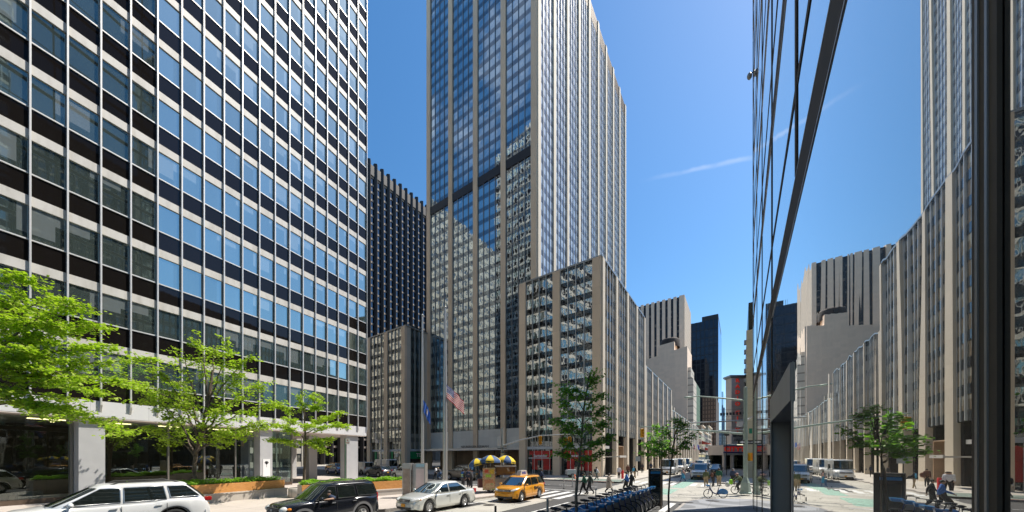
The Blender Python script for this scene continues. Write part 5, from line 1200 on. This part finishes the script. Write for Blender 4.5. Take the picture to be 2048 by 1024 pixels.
def parasol(label, px, Yp, ztop, r, tilt, rot):
    x = (px - 1024) / FX * Yp; o = thing('parasol', label, 'parasol', (x, Yp, .13), 0, 'yellow and blue parasols over the food cart')
    g = MB(); g.tube([(0, 0, .8), (0, 0, ztop - .1)], .022, 6); put('pole', g, M_galv, o)
    n = 8; M = Matrix.Translation((0, 0, ztop)) @ Matrix.Rotation(tilt, 4, 'Y') @ Matrix.Rotation(rot, 4, 'Z')
    for k in range(n):
        g = MB(); a0 = 2 * math.pi * k / n; a1 = 2 * math.pi * (k + 1) / n; rows = []
        for (rr, z) in ((.02, 0), (r * .35, -.05), (r * .7, -.20), (r, -.42), (r * 1.0, -.60)):
            row = []
            for i in range(5):
                a = a0 + (a1 - a0) * i / 4; sag = 1 - .035 * math.sin(math.pi * i / 4); row.append(M @ Vector((rr * sag * math.cos(a), rr * sag * math.sin(a), z)))
            rows.append(row)
        g.add([v for r_ in rows for v in r_], [(j * 5 + i, j * 5 + i + 1, j * 5 + i + 6, j * 5 + i + 5) for j in range(4) for i in range(4)], 0, True)
        yel = k % 2 == 0; pn = put('canopy_panel', g, M_py if yel else M_pb, o)
        am = (a0 + a1) / 2; c = M @ Vector((r * 1.005 * math.cos(am), r * 1.005 * math.sin(am), -.51)); rg = (M.to_3x3() @ Vector((-math.sin(am), math.cos(am), 0))); up = M.to_3x3() @ UP
        if yel: text('lettering', 'SABRETT', .16, c, rg, up, M_pbk, pn, .004, .006, 1.05)
    return o
parasol('yellow and blue parasol at the left end over the food cart, lowest of the three', 952, 26.6, 2.72, .78, R(-14), R(-90 - 22.5 + 8)); parasol('yellow and blue parasol in the middle over the food cart', 981, 26.4, 2.98, .86, R(0), R(-90 - 22.5)); parasol('yellow and blue parasol at the right end over the food cart, mostly blue', 1014, 27.0, 2.96, .80, R(8), R(-90 - 22.5 - 35))
# ---------------------------------------------------------------- kiosk, planters, poles
a = gp(808, 996, .13); o = thing('phone_kiosk', 'two-sided steel phone kiosk with posters right of the plaza planter', 'kiosk', (a.x + .6, a.y + .35, .13), R(-4))
g = MB(); g.box((-.44, 0, 1.2), (.62, .55, 2.4)); g.box((.02, .1, 1.2), (.30, .3, 2.35)); g.box((.52, 0, 1.2), (.72, .55, 2.42)); put('housing', g, mat('kiosk_steel', (.42, .40, .37), .4, .6, .1, 3), o)
M_pink = mat('faded_pink_poster', (.66, .55, .52), .5, 0, .1, 2); g = MB(); g.box((.52, -.285, 1.08), (.56, .02, 1.9)); pp = put('poster', g, M_pink, o); g = MB(); g.box((-.44, -.285, 1.08), (.48, .02, 1.9)); put('poster', g, mat('brown_poster', (.30, .24, .19), .5, 0, .25, 3), o)
g = MB(); g.box((.52, -.285, 2.25), (.58, .02, .20)); put('header', g, mat('pale_blue_header', (.35, .55, .62), .4, 0, .1), o)
M_wood = NT('orange_bench_wood'); t = M_wood; n = t.noise(5, 5, t.pos(), stretch=(1, 1, 9)); n2 = t.noise(1.1, 2); t.p(t.mix(t.math('MULTIPLY', n2, .6), t.ramp(n, [(.25, (.42, .15, .03)), (.55, (.66, .30, .07)), (.75, (.74, .42, .15))]), (.60, .32, .14)), .45, 0, Coat_Weight=.3); M_wood = t.m
M_gran = stone('planter_granite', (.46, .42, .37), DL, 1.6, 9, dark=.4, var=.14)
leafmats = []
def leafmat(name, c1, c2, tr=.52, gloss=.35):
    t = NT(name); oi = t.white(t.new('ShaderNodeVectorMath', operation='SNAP').outputs[0]) if False else t.noise(2.6, 2); n2 = t.noise(23, 1)
    cc = t.mix(t.math('ADD', t.math('MULTIPLY', oi, .7), t.math('MULTIPLY', n2, .4)), c1, c2); t.p(cc, gloss + .15)
    tl = t.new('ShaderNodeBsdfTranslucent'); t.l.new(t.mix(1, cc, (1.0, 1.25, .35), 'MULTIPLY'), tl.inputs[0]); ms = t.new('ShaderNodeMixShader'); ms.inputs[0].default_value = tr
    t.l.new(t.b.outputs[0], ms.inputs[1]); t.l.new(tl.outputs[0], ms.inputs[2]); t.l.new(ms.outputs[0], t.out.inputs[0]); return t.m
M_leaf1 = leafmat('bright_spring_leaf', (.26, .38, .03), (.58, .68, .10)); M_leaf2 = leafmat('mid_green_leaf', (.07, .17, .02), (.20, .34, .05)); M_leaf3 = leafmat('deep_green_leaf', (.15, .33, .05), (.32, .54, .11), .5); M_hedge = leafmat('hedge_leaf', (.16, .34, .02), (.42, .62, .08))
M_bark = mat('grey_brown_bark', (.13, .10, .075), .9, 0, .35, 7, .02); M_bark2 = mat('pale_bark', (.24, .21, .16), .9, 0, .35, 9, .01)
def leaf(g, p, s, nrm=None):
    d = Vector((random.gauss(0, 1), random.gauss(0, 1), random.gauss(-.25, .35))).normalized(); n = (nrm or UP) + Vector((random.gauss(0, .45), random.gauss(0, .45), random.gauss(0, .3))); sd = d.cross(n)
    if sd.length < .01: return
    sd.normalize(); nn_ = sd.cross(d); w_ = s * random.uniform(.36, .5)
    g.add([p, p + d * s * .45 + sd * w_ - nn_ * s * .08, p + d * s, p + d * s * .45 - sd * w_ - nn_ * s * .08], [(0, 1, 2), (0, 2, 3)])
def hedge(label, a, b, w_, z0, z1, n):
    o = thing('hedge', label, 'hedge', (a + b) / 2, world=True); g = MB(); g.rn = False; u = (b - a); L_ = u.length; u.normalize(); v = Vector((-u.y, u.x, 0))
    for i in range(n):
        q = a + u * random.uniform(0, L_) + v * random.uniform(-w_ / 2, w_ / 2); zz_ = z1 + .07 * math.sin(q.x * 5) + .05 * math.sin(q.y * 7.3 + 1); z = zz_ - abs(random.gauss(0, .12)); leaf(g, q + UP * max(z, z0), random.uniform(.07, .13))
    put('foliage', g, M_hedge, o); g = MB(); g.obox(a, u, v, .05, L_ - .05, -w_ / 2 + .05, w_ / 2 - .05, z0, z1 - .22); put('soil', g, mat('dark_soil', (.02, .025, .012), .9, 0, .3), o)
def planter(label, hl, a, b, w_, zs_, zt_, leaves, stone_len=0, wood=True):
    u = (b - a); L_ = u.length; u.normalize(); v = Vector((-u.y, u.x, 0))
    if v.dot(Vector((0, 1, 0))) < 0: v = -v
    o = thing('planter', label, 'planter', a, world=True)
    g = MB(); g.obox(a, u, v, 0, L_, 0, .55, .13, zs_); g.obox(a, u, v, -.03, L_ + .03, -.04, .5, zs_, zs_ + .07); put('seat_wall', g, M_gran, o)
    if stone_len: g = MB(); g.obox(a, u, v, 0, stone_len, -.04, .4, zs_ + .07, zt_ + .02); put('stone_back', g, M_gran, o)
    g = MB(); g.obox(a, u, v, stone_len + .02, L_ - .02, .30, .42, zs_ + .07, zt_); put('wood_back', g, M_wood, o)
    g = MB(); g.obox(a, u, v, 0, L_, .45, .55 + w_, .13, zt_ - .04); put('box', g, M_gran, o)
    hedge(hl, a + v * (.5 + w_ / 2) + u * .1, b + v * (.5 + w_ / 2) - u * .1, w_, zt_ - .2, zt_ + .22, leaves)
planter('long planter with an orange wood back behind the white car', 'low bright hedge in the long planter behind the white car', Vector((-19.9, 17.35, 0)), Vector((-16.6, 24.5, 0)), 1.3, .62, 1.27, 5200, 1.5)
planter('planter with an orange wood back between the black SUV and the kiosk', 'low bright hedge in the planter between the black SUV and the kiosk', Vector((-13.2, 20.9, 0)), Vector((-8.1, 25.5, 0)), 1.2, .50, 1.16, 5500)
g = MB(); p = gp(597, 994, .13); o = thing('stone_drum', 'rounded pale stone drum between the two wood-backed planters', 'seat', (p.x, p.y, .13)); g.lathe([(0, 0), (.62, 0), (.62, .62), (.56, .66), (0, .66)], n=24); put('drum', g, M_gran, o)
def flagpole(label, x, y, h, r):
    o = thing('flagpole', label, 'flagpole', (x, y, .13), 0, 'pale flagpoles on the plaza'); g = MB(); g.tube([(0, 0, 0), (0, 0, h * .5), (0, 0, h)], [r, r * .85, r * .42], 14); put('pole', g, mat('brushed_pole_metal', (.50, .49, .47), .38, .6, .08, 1), o)
    g = MB(); g.ell((0, 0, h + .08), (.12, .12, .1), 12); put('finial', g, M_galv, o); g = MB(); g.tube([(r + .03, 0, .6), (r * .5 + .05, 0, h - .1)], .008, 4); put('halyard', g, M_white, o); return o
flagpole('thinner pale flagpole, left of the two', -9.2, 34, 17.3, .16); flagpole('thicker pale flagpole, right of the two', -5.65, 28, 15.4, .2)
def flagm(name, label, base, wv, cols, stars, W_f, H_f, droop, dirx, mt):
    o = thing(name, label, 'flag', base, R(38)); nx, nz = 26, 13; 
    def P_(i, j, k=0.0):
        u = i / nx; v = j / nz; x = u * W_f * (1 - droop * .35); z = -v * H_f - droop * W_f * (u ** 1.1) * .95; y = .10 * math.sin(u * 9 + v * 2.2) * u + .05 * math.sin(u * 17 + v * 4)
        return Vector((x * dirx, y + k, z))
    g = MB(); vs = [P_(i, j) for j in range(nz + 1) for i in range(nx + 1)]
    for j in range(nz):
        for i in range(nx):
            if stars == 'us': m = 2 if (i < nx * .4 and j < 7) else (0 if j % 2 == 0 else 1)
            else: m = 2 if not (abs(i - nx / 2) < 3 and 4 <= j <= 8) else 0
            g.add([vs[j * (nx + 1) + i], vs[j * (nx + 1) + i + 1], vs[(j + 1) * (nx + 1) + i + 1], vs[(j + 1) * (nx + 1) + i]], [(0, 1, 2, 3)], m, True)
    put('cloth', g, mt, o)
    if stars == 'us':
        g = MB()
        for a in range(5):
            for b in range(6):
                c = P_(1.0 + b * 1.7, .9 + a * 1.35, -.012); rr = .045; g.poly([c + Vector((rr * (1 if k % 2 == 0 else .45) * math.sin(R(36 * k)), 0, rr * (1 if k % 2 == 0 else .45) * math.cos(R(36 * k)))) for k in range(10)])
        put('stars', g, M_wlet, o)
    return o
def flagcloth(n, c):
    t = NT(n); t.p(c, .8); tl = t.new('ShaderNodeBsdfTranslucent'); tl.inputs[0].default_value = (*[min(1, x * 1.1) for x in c], 1); ms = t.new('ShaderNodeMixShader'); ms.inputs[0].default_value = .25
    t.l.new(t.b.outputs[0], ms.inputs[1]); t.l.new(tl.outputs[0], ms.inputs[2]); t.l.new(ms.outputs[0], t.out.inputs[0]); return t.m
M_fr = flagcloth('flag_red', (.60, .012, .02)); M_fw = flagcloth('flag_white', (.82, .80, .78)); M_fb = flagcloth('flag_navy', (.04, .07, .28)); M_fb2 = flagcloth('flag_blue', (.04, .13, .48))
yp = 27.9; zz = lambda y: CH + (HZ - y) / FX * yp
flagm('flag', 'striped flag with a starred corner at half height on the right pole', (-5.50, yp, zz(769)), 0, 0, 'us', 2.1, 1.15, .62, 1, [M_fr, M_fw, M_fb])
yp = 33.9; flagm('flag', 'drooping blue flag with a pale emblem on the left pole', (-9.05, yp, zz(799)), 0, 0, 'st', 1.5, 1.3, .9, .7, [mat('flag_emblem', (.5, .42, .3), .8, 0, .3, 20), M_fw, M_fb2])
for px, mts, lab in ((1387, [M_fr, M_fw, M_fb], 'small striped flag on the limestone row down the avenue'), (1395, [M_fr, M_fw, M_fb2], 'small blue, white and orange flag beside the striped one down the avenue')):
    Yq = 96 + (px - 1387) * 1.2; b = pt(px, 888, Yq); flagm('flag', lab, b, 0, 0, 'us' if px == 1387 else 'st', 1.9, 1.3, .4, .8, mts)
# lamp post behind the planter
M_wpole = mat('white_pole_paint', (.66, .66, .64), .45, .2, .05)
p = gp(762, 950); o = thing('street_lamp', 'white street lamp with an arm to the right in the side street', 'lamp', p); H_ = CH + (HZ - 868) / FX * p.y
g = MB(); g.tube([(0, 0, 0), (0, 0, H_)], [.11, .08], 10); put('pole', g, M_wpole, o); g = MB(); g.tube([(0, 0, H_ - .2), (.5, 0, H_ + .35), (1.6, 0, H_ + .75), (2.4, 0, H_ + .82)], .045, 6); a_ = put('arm', g, M_wpole, o); g = MB(); g.ell((2.5, 0, H_ + .8), (.35, .12, .07), 10); put('lamp_head', g, M_wpole, a_)
g = MB(); g.box((-.65, 0, H_ - 1.2), (.5, .3, .6)); g.box((-.9, 0, H_ - .6), (.2, .2, 1.6)); put('signal_box', g, M_wpole, o)
p = Vector((-15.0, 29.8, .13)); o = thing('sign_pole', 'green pole with a small white parking sign by the last column', 'sign', p); g = MB(); g.tube([(0, 0, 0), (0, 0, 4.5)], .05, 8); put('pole', g, mat('dark_green_paint', (.02, .10, .05), .5, 0, .05), o); g = MB(); g.box((.25, -.04, 4.22), (.38, .02, .52)); s_ = put('sign_plate', g, M_wlet, o)
g = MB(); g.box((.25, -.055, 4.32), (.05, .01, .16)); g.box((.25, -.055, 4.10), (.26, .01, .04)); put('red_mark', g, M_fr, s_)
# traffic signals
M_tpole = mat('pale_green_pole', (.34, .42, .37), .55, .2, .1, 3); M_tyel = mat('signal_yellow', (.75, .38, .02), .5, 0, .05)
def signal(parent, x, y, z, m=None, s=1.0):
    g = MB(); g.box((x, y, z), (.34 * s, .25, 1.02 * s)); h_ = put('signal_head', g, M_tyel, parent); bv = h_.modifiers.new('r', 'BEVEL'); bv.width = .03
    for k in range(3):
        g = MB(); M = Matrix.Rotation(R(90), 4, 'X'); g.lathe([(.12, -.02), (.13, .12), (.12, .12), (.11, .0), (0, 0)], (x, y - .13, z + (.33 - .33 * k) * s), 12, 0, M); put('visor', g, M_tyel, h_)
    return h_
p = Vector((-.82, 27.9, .13)); o = thing('traffic_signal', 'grey signal mast behind the food cart with an arm over the road', 'traffic light', p)
g = MB(); g.tube([(0, 0, 0), (0, 0, 5.3)], [.13, .09], 10); put('pole', g, M_galv, o); g = MB(); g.tube([(0, 0, 3.75), (1.5, 0, 4.25), (3.2, 0, 4.62), (5.2, 0, 4.72), (6.8, 0, 4.72)], [.07, .06, .05, .04, .035], 8); put('mast_arm', g, M_galv, o)
signal(o, 3.2, 0, 4.22, s=.68); signal(o, 5.3, .05, 4.15, s=.62); signal(o, 5.65, -.05, 4.2, s=.62)
g = MB(); g.box((-.28, 0, 4.15), (.32, .3, .8)); put('control_box', g, M_column, o); g = MB(); g.box((0, 0, 3.2), (.9, .5, .05)); g.box((0, 0, 3.55), (.8, .4, .05)); put('lamp_bracket', g, M_black, o)
p = Vector((17.96, 25.5, .13)); o = thing('traffic_signal', 'pale green signal pole with a one way sign at the near corner', 'traffic light', p)
g = MB(); g.lathe([(.42, 0), (.42, .12), (.36, .16), (.30, .85), (.25, .95), (.17, 1.2), (.15, 1.25), (.15, 5.0), (.13, 5.05), (.12, 8.2), (.0, 8.25)], n=8, smooth=False); put('pole', g, M_tpole, o)
fz = lambda y, Yp: CH + (HZ - y) / FX * Yp - .13
u = Vector((-.93, .36, 0))
def xat(px, Yp): return (px - 1024) / FX * Yp
def arm(z0, pts, r, nm): g = MB(); g.tube(pts, r, 8); return put(nm, g, M_tpole, o)
e1 = Vector((xat(1281, 31), 31, 0)) - Vector((17.96, 25.5, 0)); arm(0, [(0, 0, fz(868, 25.5)), tuple(e1 * .35 + UP * fz(861, 27.3)), tuple(e1 * .7 + UP * fz(855.5, 29.3)), tuple(e1 + UP * fz(853, 31))], [.085, .07, .055, .045], 'mast_arm')
sh_ = signal(o, e1.x + .15, e1.y, fz(866, 31), s=.8)
e2 = Vector((xat(1377, 27), 27, 0)) - Vector((17.96, 25.5, 0)); arm(0, [(0, 0, fz(801, 25.5)), tuple(e2 * .4 + UP * fz(796, 26)), tuple(e2 * .8 + UP * fz(792.5, 26.7)), tuple(e2 + UP * fz(794, 27))], [.07, .06, .045, .03], 'lamp_arm')
g = MB(); g.ell(e2 + UP * fz(794.5, 27), (.4, .14, .07), 10); put('lamp_head', g, M_tpole, o)
g = MB(); g.box((.35, -.05, fz(884.5, 25.5)), (1.9, .03, .30)); s_ = put('one_way_sign', g, M_black, o)
g = MB(); zc = fz(884.5, 25.5); g.poly([(-.52, -.07, zc), (-.25, -.07, zc + .12), (-.25, -.07, zc + .055), (1.2, -.07, zc + .055), (1.2, -.07, zc - .055), (-.25, -.07, zc - .055), (-.25, -.07, zc - .12)]); put('arrow', g, M_wlet, s_); text('lettering', 'ONE WAY', .13, (.45, -.08, zc), (1, 0, 0), UP, M_black, s_, .003, .004)
g = MB(); g.box((.36, -.05, fz(862, 25.5)), (.22, .03, .4)); put('street_sign', g, mat('sign_green', (.01, .20, .11), .5, 0, 0), o)
g = MB(); g.box((.45, -.1, fz(913.5, 25.5)), (.52, .34, .62)); h_ = put('walk_signal', g, M_tyel, o); g = MB(); g.box((.45, -.28, fz(913.5, 25.5)), (.4, .02, .46)); put('walk_lens', g, M_amber, h_)
g = MB(); g.box((-.45, 0, fz(848, 25.5)), (.3, .25, .4)); g.tube([(0, 0, fz(840, 25.5)), (.6, 0, fz(832, 25.5)), (-.4, 0, fz(850, 25.5))], .05, 6); put('camera_box', g, M_column, o)
# pennant wires and overhead frames across the avenue
M_wire = mat('overhead_wire', (.12, .12, .13), .6, 0, 0)
for i, (y0, y1, r_) in enumerate(((846, 840, .12), (862, 859, .14))):
    a_ = pt(1383 if i == 0 else 1436, y0, 62); b_ = pt(1500, y1, 56); o = thing('overhead_beam', ['upper grey beam crossing over the avenue before the blade sign', 'lower grey beam crossing over the avenue before the blade sign'][i], 'beam', a_, world=True); g = MB(); g.tube([a_, b_], r_, 6); put('beam', g, M_galv, o)
for i, y in enumerate((815, 822, 829, 835, 850)):
    a_ = pt(1440, y + 4, 66); b_ = pt(1500, y, 60); m_ = (a_ + b_) / 2 - UP * .2; o = thing('overhead_wire', ['topmost', 'second highest', 'middle', 'second lowest', 'lowest'][i] + ' of the five thin wires strung before the blade sign', 'wire', a_, group='wires over the avenue', world=True); g = MB(); g.tube([a_, m_, b_], .025, 4); put('wire', g, M_wire, o)
    if i == 1:
        g = MB()
        for k in range(9): q = a_.lerp(b_, k / 9); g.quad(q, q + Vector((.4, 0, 0)), q + Vector((.4, 0, -.55)), q + Vector((0, 0, -.55)))
        put('pennant', g, M_wire, o)
for (px, py, lab, h) in ((1275.5, 953, 'grey back of a square road sign by the arcade', 3.1), (1453, 952, 'thin dark pole with signs before the theatre', 7.0)):
    p = gp(px, py); o = thing('sign_pole', lab, 'sign', p); g = MB(); g.tube([(0, 0, 0), (0, 0, h)], .05, 8); put('pole', g, M_black, o); g = MB(); g.box((0, -.06, h - .45), (.75, .03, .75)); put('sign_plate', g, M_alumd, o)
# ---------------------------------------------------------------- trees
def tree(name, label, base, trunk, limbs, lm, bm_, leaf_s, per, tw=(.35, .8), flat=.35, tr=.14, sub=7, cat='tree', dens=1.0, r_end=.02, lr=.5):
    o = thing(name, label, cat, base, world=True); gb = MB(); gl_ = MB(); gl_.rn = False
    tp = [Vector(p) for p in trunk]; gb.tube(tp, [tr * (1 - .6 * i / (len(tp) - 1)) for i in range(len(tp))], 9)
    for (ti, tgt) in limbs:
        s = tp[0].lerp(tp[-1], 0); seg = ti * (len(tp) - 1); i0 = min(int(seg), len(tp) - 2); s = tp[i0].lerp(tp[i0 + 1], seg - i0); e = Vector(tgt); L_ = (e - s).length
        ctrl = s + (e - s) * .45 + UP * L_ * .14 + Vector((random.gauss(0, .06), random.gauss(0, .06), 0)) * L_
        pts = []; n = 8
        for i in range(n + 1): t_ = i / n; pts.append(s * (1 - t_) ** 2 + ctrl * 2 * t_ * (1 - t_) + e * t_ ** 2 + Vector((random.gauss(0, .02), random.gauss(0, .02), random.gauss(0, .02))) * L_ * .5)
        r0 = min(tr * lr, .011 * L_ + .010); gb.tube(pts, [r0 + (r_end * .35 - r0) * i / n for i in range(n + 1)], 6)
        ns_ = max(3, int(sub * L_ * dens))
        for k in range(ns_):
            t_ = random.uniform(.22, 1.0) ** .8; i = min(int(t_ * n), n - 1); p = pts[i].lerp(pts[i + 1], t_ * n - i); dr = (pts[i + 1] - pts[i]).normalized()
            ang = random.uniform(-1.3, 1.3); d = Matrix.Rotation(ang, 3, 'Z') @ Vector((dr.x, dr.y, 0)); d.z = random.gauss(0, flat) + .05
            if d.length < .1: d = Vector((random.gauss(0, 1), random.gauss(0, 1), .1))
            d.normalize(); l = random.uniform(*tw); q = p + d * l; gb.tube([p, p.lerp(q, .5) + UP * .05 * l, q], [.011, .007, .003], 4, 0, False)
            for m in range(per):
                f = random.random() ** .7; b = p.lerp(q, f) + Vector((random.gauss(0, .10), random.gauss(0, .10), random.gauss(-.02, .05))) * (.6 + l * .7); leaf(gl_, b, random.uniform(*leaf_s))
    put('trunk', gb, bm_, o); put('crown', gl_, lm, o); return o
random.seed(11)
def ax(px, py, Y): return pt(px, py, Y)
# big tree on the left: layered sprays
b = Vector((-22.6, 13.4, .13)); tk = [b, b + Vector((.2, 0, 2.4)), ax(-60, 830, 13.6), ax(-40, 740, 13.8), ax(-25, 640, 14)]
lim = [(.55, ax(235, 862, 13.4)), (.55, ax(180, 835, 14.2)), (.6, ax(100, 845, 12.8)), (.6, ax(285, 722, 14)), (.65, ax(245, 765, 14.6)), (.65, ax(195, 790, 13)), (.7, ax(230, 690, 13.6)), (.72, ax(140, 760, 12.6)), (.75, ax(190, 640, 14)), (.8, ax(150, 610, 13.4)),
    (.8, ax(105, 590, 13.8)), (.85, ax(60, 560, 13.4)), (.85, ax(20, 545, 14)), (.7, ax(60, 700, 12.5)), (.75, ax(100, 650, 13)), (.65, ax(20, 800, 12.6)), (.8, ax(10, 640, 12.6)), (.9, ax(40, 600, 14.4)), (.6, ax(130, 800, 14.6)), (.7, ax(160, 720, 15)), (.78, ax(-30, 600, 14)), (.7, ax(40, 740, 13.2))]
tree('broadleaf_tree', 'big bright green tree with layered sprays at the left edge', b, tk, lim, M_leaf1, M_bark, (.10, .17), 27, (.35, 1.0), .10, .16, 6.0)
b = Vector((-20.2, 21.4, .13)); Y0 = 21.6
tk = [b, ax(388, 940, Y0), ax(392, 905, Y0), ax(402, 870, Y0), ax(415, 800, Y0), ax(425, 740, Y0)]
lim = [(.35, ax(300, 850, 21)), (.35, ax(330, 815, 22.5)), (.45, ax(285, 775, 21.4)), (.5, ax(320, 740, 20.6)), (.4, ax(480, 870, 21)), (.4, ax(520, 845, 22.6)), (.5, ax(555, 800, 21.5)), (.55, ax(520, 770, 20.5)), (.6, ax(470, 760, 22)), (.7, ax(500, 710, 21.5)), (.75, ax(455, 690, 21)), (.8, ax(395, 670, 21.6)), (.8, ax(425, 690, 22.4)), (.7, ax(365, 700, 21)), (.6, ax(350, 760, 22.5)), (.5, ax(380, 800, 20.4)), (.55, ax(440, 820, 20.4)), (.5, ax(560, 850, 21.5)), (.4, ax(350, 880, 21)), (.45, ax(450, 860, 20.6)), (.6, ax(300, 800, 20.8)), (.65, ax(270, 760, 21.6))]
tree('broadleaf_tree', 'open green tree with a forked trunk behind the white car', b, tk, lim, M_leaf1, M_bark, (.12, .19), 22, (.4, 1.1), .25, .13, 4.6)
b = gp(607, 990, .13); Y0 = b.y
tk = [b, ax(609, 940, Y0), ax(612, 900, Y0), ax(610, 860, Y0), ax(608, 815, Y0)]
lim = [(.55, ax(545, 880, Y0)), (.6, ax(560, 850, Y0 + .8)), (.6, ax(660, 880, Y0)), (.55, ax(650, 905, Y0 - .6)), (.7, ax(685, 850, Y0)), (.75, ax(675, 825, Y0 + .6)), (.85, ax(640, 805, Y0)), (.9, ax(600, 795, Y0)), (.85, ax(560, 810, Y0)), (.75, ax(580, 835, Y0 - 1)), (.7, ax(620, 850, Y0 - 1)), (.75, ax(645, 835, Y0 + 1)), (.6, ax(590, 895, Y0 - .5)), (.65, ax(630, 890, Y0 - .4)), (.95, ax(625, 790, Y0 + .3))]
tree('broadleaf_tree', 'small bright green tree beside the stone drum', b, tk, lim, M_leaf1, M_bark, (.11, .18), 36, (.35, .9), .18, .11, 7)
b = nd(-4.0, 11.8); b = Vector((.1976 * 11.4, 11.4, .0)); Y0 = 11.4
tk = [b, ax(1152, 990, Y0), ax(1156, 940, Y0), ax(1163, 880, Y0), ax(1167, 820, Y0), ax(1178, 752, Y0)]
lim = [(.45, ax(1118, 905, 11.2)), (.45, ax(1205, 905, 11.6)), (.5, ax(1120, 870, 11.6)), (.5, ax(1222, 868, 11.2)), (.55, ax(1112, 835, 11.2)), (.6, ax(1212, 840, 11.7)), (.6, ax(1140, 845, 10.9)), (.7, ax(1208, 815, 11.2)), (.7, ax(1125, 800, 11.6)), (.75, ax(1200, 788, 11.3)), (.8, ax(1122, 770, 11.3)), (.85, ax(1155, 775, 11)), (.9, ax(1186, 750, 11.5)), (.65, ax(1175, 850, 11.9)), (.55, ax(1190, 885, 10.9)), (.5, ax(1150, 900, 11.8)), (.95, ax(1180, 745, 11.4)), (.5, ax(1175, 920, 11))]
tree('young_tree', 'young street tree with dark green leaves beside the bike row', b, tk, lim, M_leaf3, M_bark2, (.075, .125), 15, (.14, .40), .35, .06, 15, cat='tree', lr=.3)
b = Vector((xat(1338, 12.8), 12.8, .13)); Y0 = 12.8
tk = [b, ax(1337, 990, Y0), ax(1341, 940, Y0), ax(1345, 900, Y0), ax(1352, 860, Y0)]
lim = [(.6, ax(1318, 880, 12.5)), (.65, ax(1385, 862, 13)), (.7, ax(1378, 885, 12.6)), (.75, ax(1335, 858, 13)), (.8, ax(1372, 845, 12.8)), (.9, ax(1362, 835, 12.8)), (.6, ax(1300, 895, 13)), (.65, ax(1345, 895, 12.3)), (.9, ax(1350, 842, 12.7))]
tree('young_tree', 'slim sapling leaning right of the map totem', b, tk, lim, M_leaf3, M_bark, (.07, .12), 13, (.12, .34), .35, .04, 12, lr=.3)
b = Vector((xat(1322, 19), 19, .0)); Y0 = 19
tk = [b, ax(1322, 960, Y0), ax(1323, 920, Y0), ax(1322, 880, Y0)]
lim = [(.7, ax(1290, 885, 19)), (.75, ax(1300, 868, 19.4)), (.85, ax(1312, 852, 19)), (.8, ax(1335, 880, 18.6)), (.7, ax(1282, 905, 19)), (.9, ax(1325, 860, 19)), (.75, ax(1305, 895, 18.5))]
tree('young_tree', 'slim sapling just left of the map totem top', b, tk, lim, M_leaf3, M_bark, (.10, .16), 13, (.15, .45), .35, .05, 9, lr=.3)
